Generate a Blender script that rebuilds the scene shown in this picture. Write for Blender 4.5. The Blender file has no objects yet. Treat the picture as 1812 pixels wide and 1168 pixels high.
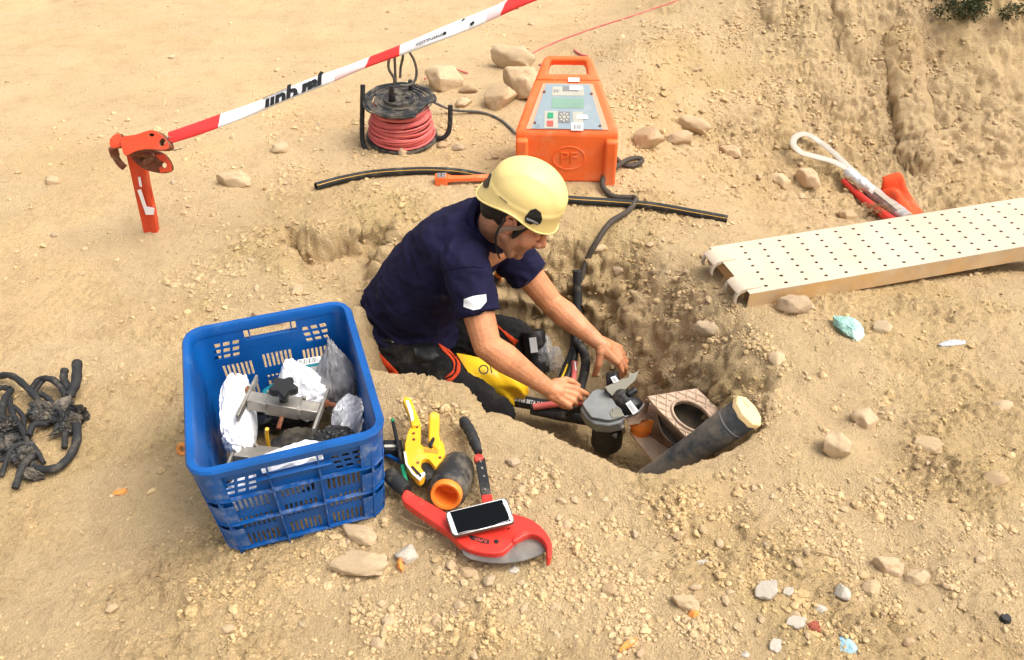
import bpy, bmesh, math, random
import numpy as np
from mathutils import Vector, Matrix, Euler, geometry as mgeo

# ------------------------------------------------------------------ camera, sky, sun, exposure
SC = bpy.context.scene
COL = SC.collection
CAM_H, CAM_P, FPX = 1.75, math.radians(38.5), 1450.0
cam = bpy.data.cameras.new("camera"); camo = bpy.data.objects.new("camera", cam); COL.objects.link(camo)
cam.sensor_width = 36.0; cam.lens = 36.0 * FPX / 1812.0
cam.clip_start = 0.05; cam.clip_end = 2000
camo.location = (0, 0, CAM_H); camo.rotation_euler = (math.pi / 2 - CAM_P, 0, 0)
SC.camera = camo
SUN_EL, SUN_AZ = math.radians(60), math.radians(100)      # azimuth measured from +Y towards +X
w = bpy.data.worlds.new("World"); SC.world = w; w.use_nodes = True
wn = w.node_tree.nodes; wl = w.node_tree.links; wn.clear()
sky = wn.new("ShaderNodeTexSky"); sky.sky_type = 'NISHITA'; sky.sun_disc = False
sky.sun_elevation = SUN_EL; sky.sun_rotation = SUN_AZ
sky.air_density = 1.0; sky.dust_density = 6.0; sky.ozone_density = 0.6
hsv = wn.new("ShaderNodeHueSaturation"); hsv.inputs['Saturation'].default_value = 0.35
bg = wn.new("ShaderNodeBackground"); bg.inputs['Strength'].default_value = 0.15
wo = wn.new("ShaderNodeOutputWorld")
wl.new(sky.outputs[0], hsv.inputs['Color']); wl.new(hsv.outputs[0], bg.inputs[0]); wl.new(bg.outputs[0], wo.inputs[0])
sun = bpy.data.lights.new("sun", 'SUN'); sun.energy = 1.05; sun.angle = math.radians(42); sun.color = (1.0, 0.94, 0.86)
suno = bpy.data.objects.new("sun", sun); COL.objects.link(suno)
sd = Vector((math.sin(SUN_AZ) * math.cos(SUN_EL), math.cos(SUN_AZ) * math.cos(SUN_EL), math.sin(SUN_EL)))
suno.rotation_euler = sd.to_track_quat('Z', 'Y').to_euler(); suno.location = (0, 0, 8)
SC.view_settings.view_transform = 'Standard'; SC.view_settings.look = 'None'
SC.view_settings.exposure = 0.82; SC.view_settings.gamma = 1.0

# ------------------------------------------------------------------ helpers
rng = np.random.default_rng(7); random.seed(7)
PI = math.pi
def V(*a): return np.array(a[0] if len(a) == 1 else a, dtype=float)
def unit(v): v = V(v); return v / (np.linalg.norm(v) + 1e-12)
def ray(px, py):
    u = (px - 906) / FPX; v = (py - 584) / FPX
    return V(u, math.cos(CAM_P) - v * math.sin(CAM_P), -math.sin(CAM_P) - v * math.cos(CAM_P))
def Pz(px, py, z):                       # the survey of the photo: a pixel on a level plane
    d = ray(px, py); return V(0, 0, CAM_H) + d * ((z - CAM_H) / d[2])
def Py(px, py, y):
    d = ray(px, py); return V(0, 0, CAM_H) + d * (y / d[1])
def sstep(a, b, x):
    t = np.clip((x - a) / (b - a), 0, 1); return t * t * (3 - 2 * t)

_perm = np.random.default_rng(3).permutation(256); _perm = np.concatenate([_perm] * 3)
_gr = np.random.default_rng(5).normal(size=(256, 3)); _gr /= np.linalg.norm(_gr, axis=1)[:, None]
def noise3(p):
    p = np.asarray(p, float); i = np.floor(p).astype(np.int64); f = p - i; i &= 255
    u = f * f * f * (f * (f * 6 - 15) + 10); out = 0
    for dx in (0, 1):
        for dy in (0, 1):
            for dz in (0, 1):
                h = _perm[_perm[_perm[i[:, 0] + dx] + i[:, 1] + dy] + i[:, 2] + dz]
                g = _gr[h]
                d = (g * (f - np.array([dx, dy, dz]))).sum(1)
                wgt = (u[:, 0] if dx else 1 - u[:, 0]) * (u[:, 1] if dy else 1 - u[:, 1]) * (u[:, 2] if dz else 1 - u[:, 2])
                out = out + d * wgt
    return out * 1.6
def fbm(p, scale, octs=4, gain=0.5, ridged=False):
    p = np.asarray(p, float) * scale; a = 1.0; s = 0
    for k in range(octs):
        n = noise3(p + 17.3 * k)
        s = s + a * ((1 - 2 * np.abs(n)) if ridged else n); p = p * 2.03; a *= gain
    return s
def cells(x, y, scale, seed=0):          # worley: distance to nearest jittered point, and its random value
    X = x * scale; Y = y * scale; ix = np.floor(X).astype(np.int64); iy = np.floor(Y).astype(np.int64)
    best = np.full(x.shape, 9.0); val = np.zeros(x.shape)
    for dx in (-1, 0, 1):
        for dy in (-1, 0, 1):
            cx = ix + dx; cy = iy + dy
            h = _perm[(_perm[(cx + seed) & 255] + cy) & 255]; h2 = _perm[h + 91]; h3 = _perm[h2 + 37]
            d = np.hypot(cx + h / 255.0 - X, cy + h2 / 255.0 - Y)
            m = d < best; best = np.where(m, d, best); val = np.where(m, h3 / 255.0, val)
    return best, val

def cells3(p, scale, seed=0):
    P = p * scale; I = np.floor(P).astype(np.int64); best = np.full(len(p), 9.0); val = np.zeros(len(p))
    for dx in (-1, 0, 1):
        for dy in (-1, 0, 1):
            for dz in (-1, 0, 1):
                cx, cy, cz = I[:, 0] + dx, I[:, 1] + dy, I[:, 2] + dz
                h = _perm[_perm[_perm[(cx + seed) & 255] + (cy & 255)] + (cz & 255)]; h2 = _perm[h + 91]; h3 = _perm[h2 + 37]; h4 = _perm[h3 + 53]
                d = np.sqrt((cx + h / 255. - P[:, 0]) ** 2 + (cy + h2 / 255. - P[:, 1]) ** 2 + (cz + h3 / 255. - P[:, 2]) ** 2)
                m = d < best; best = np.where(m, d, best); val = np.where(m, h4 / 255., val)
    return best, val

# ------------------------------------------------------------------ materials
def mat(name, col, rough=0.7, metal=0.0, var=0.12, vscale=8.0, dust=0.0, dscale=14.0, dustcol=(0.52, 0.40, 0.25),
        bump=0.0, bscale=60.0, spec=0.35, alpha=1.0, trans=0.0, attr=None, sss=0.0, coat=0.0):
    m = bpy.data.materials.new(name); m.use_nodes = True
    nt = m.node_tree; N = nt.nodes; L = nt.links; b = N['Principled BSDF']
    b.inputs['Roughness'].default_value = rough; b.inputs['Metallic'].default_value = metal
    b.inputs['Specular IOR Level'].default_value = spec
    if alpha < 1: b.inputs['Alpha'].default_value = alpha
    if trans: b.inputs['Transmission Weight'].default_value = trans
    if sss:
        b.inputs['Subsurface Weight'].default_value = sss; b.inputs['Subsurface Radius'].default_value = (0.012, 0.005, 0.003)
    if coat: b.inputs['Coat Weight'].default_value = coat
    tc = N.new("ShaderNodeTexCoord")
    n1 = N.new("ShaderNodeTexNoise"); n1.inputs['Scale'].default_value = vscale; n1.inputs['Detail'].default_value = 6
    L.new(tc.outputs['Object'], n1.inputs['Vector'])
    if attr:
        at = N.new("ShaderNodeVertexColor"); at.layer_name = attr; src = at.outputs['Color']
    else:
        rgb = N.new("ShaderNodeRGB"); rgb.outputs[0].default_value = (*col, 1); src = rgb.outputs[0]
    mr = N.new("ShaderNodeMapRange"); mr.inputs['From Min'].default_value = 0.3; mr.inputs['From Max'].default_value = 0.7
    mr.inputs['To Min'].default_value = 1 - var; mr.inputs['To Max'].default_value = 1 + var
    L.new(n1.outputs['Fac'], mr.inputs['Value'])
    vm = N.new("ShaderNodeVectorMath"); vm.operation = 'SCALE'
    L.new(src, vm.inputs[0]); L.new(mr.outputs[0], vm.inputs['Scale'])
    out = vm.outputs[0]
    if dust > 0:
        n2 = N.new("ShaderNodeTexNoise"); n2.inputs['Scale'].default_value = dscale; n2.inputs['Detail'].default_value = 9
        n2.inputs['Roughness'].default_value = 0.68
        L.new(tc.outputs['Object'], n2.inputs['Vector'])
        r2 = N.new("ShaderNodeMapRange"); r2.inputs['From Min'].default_value = 0.62 - 0.32 * dust; r2.inputs['From Max'].default_value = 0.92 - 0.36 * dust
        r2.inputs['To Max'].default_value = min(1.0, 0.35 + 0.6 * dust)
        L.new(n2.outputs['Fac'], r2.inputs['Value'])
        mx = N.new("ShaderNodeMix"); mx.data_type = 'RGBA'
        L.new(r2.outputs[0], mx.inputs[0]); L.new(out, mx.inputs[6]); mx.inputs[7].default_value = (*dustcol, 1)
        out = mx.outputs[2]
        r3 = N.new("ShaderNodeMapRange"); r3.inputs['To Min'].default_value = rough; r3.inputs['To Max'].default_value = 0.95
        L.new(r2.outputs[0], r3.inputs['Value']); L.new(r3.outputs[0], b.inputs['Roughness'])
        if metal:
            r4 = N.new("ShaderNodeMapRange"); r4.inputs['To Min'].default_value = metal; r4.inputs['To Max'].default_value = 0
            L.new(r2.outputs[0], r4.inputs['Value']); L.new(r4.outputs[0], b.inputs['Metallic'])
    L.new(out, b.inputs['Base Color'])
    if bump:
        n3 = N.new("ShaderNodeTexNoise"); n3.inputs['Scale'].default_value = bscale; n3.inputs['Detail'].default_value = 6
        L.new(tc.outputs['Object'], n3.inputs['Vector'])
        bp = N.new("ShaderNodeBump"); bp.inputs['Strength'].default_value = bump; bp.inputs['Distance'].default_value = 0.01
        L.new(n3.outputs['Fac'], bp.inputs['Height']); L.new(bp.outputs[0], b.inputs['Normal'])
    return m

def soil_material():
    m = bpy.data.materials.new("soil"); m.use_nodes = True
    nt = m.node_tree; N = nt.nodes; L = nt.links; b = N['Principled BSDF']
    b.inputs['Roughness'].default_value = 0.95; b.inputs['Specular IOR Level'].default_value = 0.12
    tc = N.new("ShaderNodeTexCoord"); at = N.new("ShaderNodeVertexColor"); at.layer_name = "soil"
    def noi(scale, det=8, rough=0.6):
        n = N.new("ShaderNodeTexNoise"); n.inputs['Scale'].default_value = scale; n.inputs['Detail'].default_value = det
        n.inputs['Roughness'].default_value = rough; L.new(tc.outputs['Object'], n.inputs['Vector']); return n.outputs['Fac']
    def rng_(v, a, b_, c, d):
        r = N.new("ShaderNodeMapRange"); r.inputs[1].default_value = a; r.inputs[2].default_value = b_
        r.inputs[3].default_value = c; r.inputs[4].default_value = d; L.new(v, r.inputs[0]); return r.outputs[0]
    def mix(f, a, c):
        x = N.new("ShaderNodeMix"); x.data_type = 'RGBA'; L.new(f, x.inputs[0]); L.new(a, x.inputs[6]); x.inputs[7].default_value = (*c, 1); return x.outputs[2]
    c = at.outputs['Color']
    c = mix(rng_(noi(3.5), 0.45, 0.75, 0, 0.5), c, (0.47, 0.320, 0.170))
    c = mix(rng_(noi(9.0), 0.5, 0.72, 0, 0.42), c, (0.40, 0.270, 0.145))
    c = mix(rng_(noi(45.0, 8, 0.7), 0.52, 0.72, 0, 0.55), c, (0.30, 0.20, 0.105))
    c = mix(rng_(noi(70.0, 6, 0.7), 0.56, 0.7, 0, 0.5), c, (0.68, 0.51, 0.31))
    c = mix(rng_(noi(230.0, 4, 0.6), 0.60, 0.72, 0, 0.45), c, (0.25, 0.18, 0.11))
    L.new(c, b.inputs['Base Color'])
    ad = N.new("ShaderNodeMath"); ad.operation = 'ADD'
    ml = N.new("ShaderNodeMath"); ml.operation = 'MULTIPLY'; ml.inputs[1].default_value = 0.45
    vo = N.new("ShaderNodeTexVoronoi"); vo.inputs['Scale'].default_value = 190.0; L.new(tc.outputs['Object'], vo.inputs['Vector'])
    vs = N.new("ShaderNodeMath"); vs.operation = 'SUBTRACT'; L.new(noi(75.0, 9, 0.72), vs.inputs[0]); vm_ = N.new("ShaderNodeMath"); vm_.operation = 'MULTIPLY'; vm_.inputs[1].default_value = .38
    L.new(vo.outputs['Distance'], vm_.inputs[0]); L.new(vm_.outputs[0], vs.inputs[1])
    L.new(noi(260.0, 5, 0.7), ml.inputs[0]); L.new(vs.outputs[0], ad.inputs[0]); L.new(ml.outputs[0], ad.inputs[1])
    bp = N.new("ShaderNodeBump"); bp.inputs['Strength'].default_value = 0.95; bp.inputs['Distance'].default_value = 0.012
    L.new(ad.outputs[0], bp.inputs['Height']); L.new(bp.outputs[0], b.inputs['Normal'])
    return m

# ------------------------------------------------------------------ terrain
CTRL = [(0,0,0),(400,0,0),(800,0,0),(1150,0,.02),(0,250,0),(300,300,0),(0,500,0),(250,500,0),(0,750,0),(0,1000,.02),(0,1168,.04),(300,1168,.07),(200,900,.02),
 (600,250,0),(700,200,0),(900,250,0),(950,120,.03),(1050,110,.06),(560,340,0),(860,320,0),(1060,330,0),(870,165,.06),
 (500,390,.05),(620,395,.05),(760,400,.01),(900,400,-.01),(1050,390,-.02),(1150,410,-.03),(1220,440,0),(1280,400,-.02),
 (1240,500,.04),(1300,560,.06),(1400,570,.07),(1600,560,.07),(1812,500,.06),(1700,530,.06),
 (1400,700,.08),(1600,750,.08),(1812,750,.08),(1812,1000,.1),(1812,1168,.1),(1400,900,.1),(1300,850,.09),(1100,900,.1),(1100,1050,.11),(1400,1168,.11),(900,1168,.1),(600,1100,.08),(560,1000,.075),(900,950,.11),
 (405,985,.07),(688,905,.08),(345,600,.03),(380,800,.06),(600,560,.03),(640,620,.07),
 (650,670,.1),(760,690,.115),(850,760,.115),(950,790,.11),
 (1110,100,.13),(1150,150,.06),(1200,190,-.03),(1150,250,-.04),(1280,260,-.17),(1220,330,-.07),(1320,380,-.14),(1380,330,-.28),(1400,400,-.27),(1460,390,-.36),(1550,370,-.40),(1600,330,-.43),(1812,320,-.44),(1700,350,-.43),
 (1180,62,.15),(1290,18,.20),(1440,0,.27),(1600,-20,.32),(1812,-20,.36),(1400,130,-.01),(1500,130,-.02),(1600,150,-.06),(1812,140,-.06),(1480,240,-.26),(1640,240,-.27),(1350,200,-.11),(1780,240,-.27),(1330,90,.06),(1240,110,.05)]
PIT = [(625,500,-.03,.22),(690,440,-.02,.24),(790,410,-.02,.26),(900,402,-.02,.30),(1000,400,-.02,.38),(1080,405,-.03,.45),(1180,440,-.02,.52),(1270,510,.03,.50),(1345,590,.06,.46),(1380,680,.07,.31),(1358,765,.08,.10),
 (1290,806,.085,.06),(1200,834,.09,.06),(1130,852,.1,.06),(1060,822,.105,.06),(960,772,.11,.06),(900,744,.11,.06),(862,738,.11,.06),(840,716,.11,.06),(818,690,.11,.06),(765,670,.11,.06),(655,657,.1,.06),(628,600,.06,.10)]
SLUMP = [(462,412,.04,.10),(510,398,.05,.07),(560,405,.05,.06),(600,392,.05,.05),(650,402,.03,.06),(700,390,.03,.08),(700,500,0,.14),(640,590,.02,.22),(560,560,.02,.26),(490,490,.02,.2)]
PIT_FLOOR = -0.42
RIDGES = [([Pz(1596, 95, .06)[:2], Pz(1612, 170, -.09)[:2], Pz(1630, 268, -.30)[:2]], .095, .085), ([Pz(1462, 60, .0)[:2], Pz(1470, 130, -.12)[:2], Pz(1478, 215, -.36)[:2]], .055, .028),
 ([Pz(1440, 60, .0)[:2], Pz(1448, 210, -.33)[:2]], .05, -.022), ([Pz(1560, 130, -.1)[:2], Pz(1590, 280, -.45)[:2]], .08, -.028), ([Pz(1330, 30, .05)[:2], Pz(1360, 110, -.08)[:2]], .08, .03),
 ([Pz(1390, 70, .02)[:2], Pz(1410, 190, -.25)[:2]], .07, .014), ([Pz(1690, 260, -.45)[:2], Pz(1700, 330, -.6)[:2]], .05, -.03), ([Pz(1760, 60, .05)[:2], Pz(1790, 170, -.2)[:2]], .12, -.03)]
RIDGES += [([Pz(a_, b_, .08)[:2], Pz(c_, d_, .08)[:2]], r_, k_) for a_, b_, c_, d_, r_, k_ in ((1400, 690, 1480, 735, .05, -.014), (1560, 800, 1660, 850, .055, -.016), (1640, 660, 1760, 690, .05, -.012), (1480, 880, 1600, 960, .06, -.014), (1700, 900, 1780, 960, .06, -.016), (1120, 960, 1260, 990, .05, -.010), (260, 720, 300, 800, .06, -.010), (120, 930, 260, 960, .07, -.012), (250, 1020, 300, 1120, .07, -.012), (1580, 740, 1640, 760, .04, .012), (1330, 930, 1420, 1000, .06, .014), (130, 560, 260, 590, .06, -.010), (1700, 1040, 1790, 1120, .07, .014))]
_cw = np.array([Pz(*c) for c in CTRL])
_ex = np.array([(-6,-3,0),(-8,6,0),(-3,10,0),(3,12,.3),(9,8,.3),(7,2,.1),(4,-3,.1),(0,-3,.08)], float)
_cw = np.vstack([_cw, _ex])
def _tps(r): return np.where(r > 1e-9, r * r * np.log(r + 1e-12), 0)
_n = len(_cw); _K = _tps(np.linalg.norm(_cw[:, None, :2] - _cw[None, :, :2], axis=2)) + np.eye(_n) * 0.012
_Pm = np.hstack([np.ones((_n, 1)), _cw[:, :2]]); _A = np.block([[_K, _Pm], [_Pm.T, np.zeros((3, 3))]])
_W = np.linalg.solve(_A, np.concatenate([_cw[:, 2], np.zeros(3)]))
def _rbf(x, y):
    out = np.zeros(len(x))
    for s in range(0, len(x), 60000):
        xx = x[s:s+60000]; yy = y[s:s+60000]
        r = np.hypot(xx[:, None] - _cw[:, 0], yy[:, None] - _cw[:, 1])
        out[s:s+60000] = _tps(r) @ _W[:_n] + _W[_n] + _W[_n+1] * xx + _W[_n+2] * yy
    return out
def _poly(pts, x, y):                    # signed distance (inside > 0) and width carried by the nearest edge
    P = np.array([Pz(a, b, c)[:2] for a, b, c, _ in pts]); W = np.array([q[3] for q in pts]); n = len(P)
    best = np.full(len(x), 1e9); rat = np.full(len(x), 1e9); wid = np.zeros(len(x)); ins = np.zeros(len(x), bool)
    for k in range(n):
        a = P[k]; b = P[(k+1) % n]; ab = b - a
        t = np.clip(((x - a[0]) * ab[0] + (y - a[1]) * ab[1]) / (ab @ ab), 0, 1)
        d = np.hypot(x - a[0] - t * ab[0], y - a[1] - t * ab[1])
        wk = W[k] * (1 - t) + W[(k+1) % n] * t; m = d < best; best = np.where(m, d, best); wid = np.where(m, wk, wid); rat = np.minimum(rat, d / (wk * .82))
        c = ((a[1] > y) != (b[1] > y)) & (x < (b[0] - a[0]) * (y - a[1]) / (b[1] - a[1] + 1e-15) + a[0]); ins ^= c
    return np.where(ins, best, -best), wid, np.where(ins, rat, -rat)
def terrain(x, y, fine=True, parts=False):
    """height, wall mask, pit mask"""
    x = np.atleast_1d(np.asarray(x, float)); y = np.atleast_1d(np.asarray(y, float))
    z0 = np.zeros(len(x)); o2 = np.column_stack([x, y, z0])
    far = sstep(7, 14, np.hypot(x, y - 2))
    g = np.clip(_rbf(x, y), -0.9, 0.6) * (1 - far)
    wob = fbm(o2, 5.0, 3) * 0.035 + fbm(o2, 20, 2) * 0.012
    d, wd, rt = _poly(PIT, x, y); dd = d + wob * (0.22 + np.minimum(wd, 0.25) * 3)
    t = np.clip(rt + (dd - d) / wd, 0, 1); s = sstep(0, 1, t)
    ds, ws, _ = _poly(SLUMP, x, y); ss = sstep(0, 1, np.clip((ds + wob) / ws, 0, 1))
    g = g - 0.125 * ss * (1 - s)
    lip = np.exp(-((dd + 0.05) / 0.06) ** 2) * 0.02
    h = g * (1 - s) + PIT_FLOOR * s + lip * np.where(wd < .1, 1, .4)
    wall = np.clip(4 * s * (1 - s), 0, 1) + np.clip(3 * ss * (1 - ss), 0, .8)
    trench = sstep(0.02, 0.16, -g) * (1 - s) * (1 - far)
    wall = np.clip(wall + 0.7 * trench, 0, 1)
    # ribs and grooves left on the bank by the digger, one of them a long pale sausage of earth
    for pts, rad, amp in RIDGES:
        Q = pts; best = np.full(len(x), 9.0)
        for a, b in zip(Q[:-1], Q[1:]):
            ab = b - a; tt = np.clip(((x - a[0]) * ab[0] + (y - a[1]) * ab[1]) / (ab @ ab), 0, 1); best = np.minimum(best, np.hypot(x - a[0] - tt * ab[0], y - a[1] - tt * ab[1]))
        k_ = best / rad; h = h + amp * np.where(k_ < 1, np.sqrt(np.clip(1 - k_ * k_, 0, 1)), 0) if amp > 0 else h + amp * np.exp(-k_ * k_)
    det = np.zeros(len(x))
    if fine:
        p3 = np.column_stack([x, y, h]); smooth = sstep(3.1, 4.2, y) * (1 - sstep(0.2, 1.0, x)) + sstep(-1.0, -1.6, x) * .7
        rough = np.clip(1 - .85 * smooth, .12, 1)
        rough = rough * (.40 + .60 * sstep(-.15, .35, fbm(np.column_stack([x, y, z0]) + 90, 1.9, 3)))
        pat = sstep(-.25, .45, fbm(p3 + 21, 2.6, 3)); pat2 = sstep(-.1, .4, fbm(p3 + 77, 5.5, 2))
        det = det + rough * (fbm(p3, 3.0, 2) * 0.012 + fbm(p3 + 5, 11.0, 3) * 0.007)
        det = det + (rough * .8 + .15) * fbm(p3 + 9, 42, 3, .6) * 0.0030
        wp = p3 + np.column_stack([fbm(p3 + 2, 24, 2), fbm(p3 + 33, 24, 2), fbm(p3 + 61, 24, 2)]) * .016
        wall = np.clip(wall + .45 * sstep(1.1, 1.7, x) * sstep(3.3, 3.9, y) * (1 - far), 0, 1); rubble = wall * np.where(s > .002, np.clip(wd / .16, .3, 1), 1) * .8 * (.3 + .7 * pat) * (1 - .35 * trench * sstep(1.35, 1.8, x)); st = wall > .03
        for sc_, th_, am_, sd_, mk in ((12.0, .60, .019, 3, rubble * pat2), (24.0, .45, .0155, 5, np.clip(rubble + .25 * rough * pat, 0, 1)), (46.0, .35, .0130, 9, np.clip(rubble * .8 + .75 * rough * pat, 0, 1)),
                                       (85.0, .25, .0085, 13, np.clip(.9 * rubble + rough * (.35 + .65 * pat2), 0, 1)), (150.0, .25, .0042, 17, rough * (.4 + .6 * pat) + .12)):
            c_, v_ = cells(wp[:, 0], wp[:, 1], sc_, sd_)
            if st.any(): c_[st], v_[st] = cells3(wp[st], sc_ * .9, sd_)
            b_ = np.clip(1 - c_ / (.30 + .42 * v_), 0, 1)
            det = det + mk * np.where(v_ > th_, am_ * (.4 + v_) * (1 - (1 - b_) ** 2.2), 0)
        q = fbm(p3 * [1, 1.2, 1.3] + 31, 6, 4, .55, True); det = det + wall * (q - .4) * 0.018
        cr = np.abs(noise3(wp * 5 + 4)); det = det - wall * np.exp(-(cr / .03) ** 2) * .018
        bk = np.clip(trench * sstep(3.3, 3.9, y) + sstep(1.1, 1.7, x) * sstep(3.3, 3.9, y) * (1 - far), 0, 1); det = det + bk * ((fbm(p3 + 51, 2.8, 3, .5, True) - .5) * .020 + (fbm(p3 + 8, 13, 4, .6, True) - .5) * .010 + fbm(p3 + 14, 38, 3, .6) * .006)
        fw = s * (1 - s) * 4 * sstep(2.35, 2.6, y) * sstep(.75, .2, x); det = det + fw * .022 * np.sin(h * 60 + 5 * fbm(p3, 4, 3))
    if fine: det = det * (1 - .5 * np.clip(4 * s * (1 - s), 0, 1) * (wd < .12))
    if parts: return h, det, wall, s, trench
    h = h + det
    return h, wall, s, trench
def G1(x, y): return float(terrain(x, y)[0][0])
def GP(px, py, lift=0.0):                # the point of the ground seen at a pixel of the survey
    d = ray(px, py); o = V(0, 0, CAM_H)
    t = np.arange(1.3, 9.0, 0.02); q = o + t[:, None] * d
    hh = terrain(q[:, 0], q[:, 1])[0]; k = np.argmax(q[:, 2] < hh)
    t0, t1 = t[k-1], t[k]
    for _ in range(12):
        tm = (t0 + t1) / 2; p = o + tm * d
        if p[2] < G1(p[0], p[1]): t1 = tm
        else: t0 = tm
    p = o + t1 * d; p[2] = G1(p[0], p[1]) + lift; return p

def tag(o, label=None, cat=None, group=None, kind=None):
    for k, v in (('label', label), ('category', cat), ('group', group), ('kind', kind)):
        if v: o[k] = v
    return o
def mesh_np(name, v, f, m, smooth=True):
    me = bpy.data.meshes.new(name); v = np.asarray(v, np.float32); f = np.asarray(f, np.int32); k = f.shape[1]
    me.vertices.add(len(v)); me.vertices.foreach_set("co", v.ravel())
    me.loops.add(f.size); me.loops.foreach_set("vertex_index", f.ravel())
    me.polygons.add(len(f)); me.polygons.foreach_set("loop_start", np.arange(0, f.size, k, dtype=np.int32))
    me.polygons.foreach_set("loop_total", np.full(len(f), k, np.int32))
    me.polygons.foreach_set("use_smooth", np.full(len(f), smooth, bool))
    me.update(calc_edges=True); me.validate()
    if m: me.materials.append(m)
    return me
def set_col(me, name, rgb):
    a = me.color_attributes.new(name, 'FLOAT_COLOR', 'POINT')
    c = np.ones((len(rgb), 4), np.float32); c[:, :3] = rgb; a.data.foreach_set("color", c.ravel())

M_SOIL = soil_material()
def soil_colour(x, y, h, wall, s, trench):
    o2 = np.column_stack([x, y, np.zeros(len(x))])
    pale = sstep(2.9, 4.0, y) * (1 - sstep(0.3, 1.2, x)) ; pale = np.maximum(pale, .6 * sstep(-.9, -1.5, x) * sstep(1.2, 2.2, y))
    base = np.array([0.560, 0.398, 0.200])[None, :] + pale[:, None] * np.array([0.085, 0.056, 0.040])
    n = fbm(o2, 1.6, 3)[:, None]; base = base * (1 + 0.10 * n)
    ochre = (sstep(.05, .5, fbm(o2 + 70, 2.2, 3)) * (1 - pale))[:, None]
    base = base * (1 - .5 * ochre) + np.array([0.47, 0.345, 0.155]) * .5 * ochre
    cp = ((1 - sstep(-.15, .35, fbm(o2 + 90, 1.9, 3))) * .42)[:, None]; base = base * (1 - cp) + np.array([0.60, 0.445, 0.265]) * cp
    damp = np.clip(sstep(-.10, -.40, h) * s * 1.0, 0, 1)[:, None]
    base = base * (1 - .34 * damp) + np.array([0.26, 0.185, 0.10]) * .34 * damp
    tr = (trench * sstep(.6, 1.6, x))[:, None]; base = base * (1 - .25 * tr) + np.array([0.52, 0.37, 0.21]) * .25 * tr
    dk = (sstep(1.7, 2.6, x) * sstep(3.9, 4.8, y) * sstep(-.1, .4, fbm(o2 + 11, 1.7, 4)))[:, None]
    base = base * (1 - .35 * dk) + np.array([0.32, 0.215, 0.12]) * .35 * dk
    return np.clip(base, .02, .9)
def build_ground():
    def axis(pieces): return np.unique(np.round(np.concatenate(pieces), 5))
    xs = axis([np.arange(-1.9, 2.3, .0068), np.arange(-3.8, -1.9, .011), np.arange(2.3, 4.4, .011), np.geomspace(4.4, 220, 40), -np.geomspace(3.8, 220, 40)])
    yl = [0.45]
    while yl[-1] < 6.6: yl.append(yl[-1] + 0.0035 + 0.0021 * max(0, yl[-1] - .8))
    ys = axis([np.array(yl), np.geomspace(6.7, 260, 44), -np.geomspace(.2, 200, 26), np.linspace(0, .4, 8)])
    X, Y = np.meshgrid(xs, ys); x = X.ravel(); y = Y.ravel()
    h, det, wall, s, tr = terrain(x, y, True, True)
    nx, ny = len(xs), len(ys); gy, gx = np.gradient(h.reshape(ny, nx), ys, xs)
    # smooth the slope directions, then raise the detail along the slope's own normal
    def blur(a, k=4):
        for _ in range(k): a[1:-1, 1:-1] = (a[1:-1, 1:-1] * 2 + a[:-2, 1:-1] + a[2:, 1:-1] + a[1:-1, :-2] + a[1:-1, 2:]) / 6
        return a
    gx = np.clip(blur(gx).ravel(), -2.2, 2.2); gy = np.clip(blur(gy).ravel(), -2.2, 2.2); nl = 1 / np.sqrt(1 + gx * gx + gy * gy)
    co = np.column_stack([x - gx * nl * det, y - gy * nl * det, h + nl * det]); h = h + det; i = np.arange(nx * ny).reshape(ny, nx)
    f = np.stack([i[:-1, :-1], i[:-1, 1:], i[1:, 1:], i[1:, :-1]], -1).reshape(-1, 4)
    me = mesh_np("ground", co, f, M_SOIL)
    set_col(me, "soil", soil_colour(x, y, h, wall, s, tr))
    o = bpy.data.objects.new("ground", me); COL.objects.link(o); o['kind'] = 'structure'
    print("ground verts", len(x))
build_ground()

# ------------------------------------------------------------------ stones and gravel
def ico(sub):
    bm = bmesh.new(); bmesh.ops.create_icosphere(bm, subdivisions=sub, radius=1.0)
    v = np.array([q.co[:] for q in bm.verts]); f = np.array([[q.index for q in a.verts] for a in bm.faces]); bm.free(); return v, f
def stone_shape(sub, seed, rough=.30, cuts=10):
    v, f = ico(sub); r = np.random.default_rng(seed)
    v = v * (1 + rough * fbm(v + seed * 3.1, .9, 3)[:, None])
    for k in range(cuts):                # flat broken faces
        n = unit(r.normal(size=3)); d = v @ n; lim = r.uniform(.52, .88)
        v = v - np.maximum(d - lim, 0)[:, None] * n * .88
    v = v * (1 + .055 * fbm(v + seed, 4, 3)[:, None] + .022 * fbm(v + seed, 14, 2)[:, None])
    return v, f
def stone_material():
    m = mat("stone", (.6, .44, .26), .92, var=.16, vscale=16, bump=.5, bscale=55, spec=.15, dust=.7, dscale=14, dustcol=(.52, .36, .185))
    N = m.node_tree.nodes; L = m.node_tree.links
    oi = N.new("ShaderNodeObjectInfo"); cr = N.new("ShaderNodeValToRGB"); e = cr.color_ramp.elements
    e[0].color = (.60, .46, .30, 1); e[1].color = (.55, .41, .25, 1)
    for p, c in ((.25, (.58, .43, .26)), (.45, (.49, .34, .20)), (.62, (.62, .47, .30)), (.78, (.54, .37, .23)), (.9, (.46, .36, .25))):
        q = e.new(p); q.color = (*c, 1)
    L.new(oi.outputs['Random'], cr.inputs[0])
    rgb = [n for n in N if n.type == 'RGB'][0]
    for l in list(rgb.outputs[0].links): L.new(cr.outputs[0], l.to_socket)
    return m
M_STONE = stone_material()
M_WHITESTONE = mat("plaster_stone", (.62, .56, .47), .9, var=.2, vscale=25, dust=.62, dscale=25, bump=.5, bscale=60, spec=.15)
SHAPES = []
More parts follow.
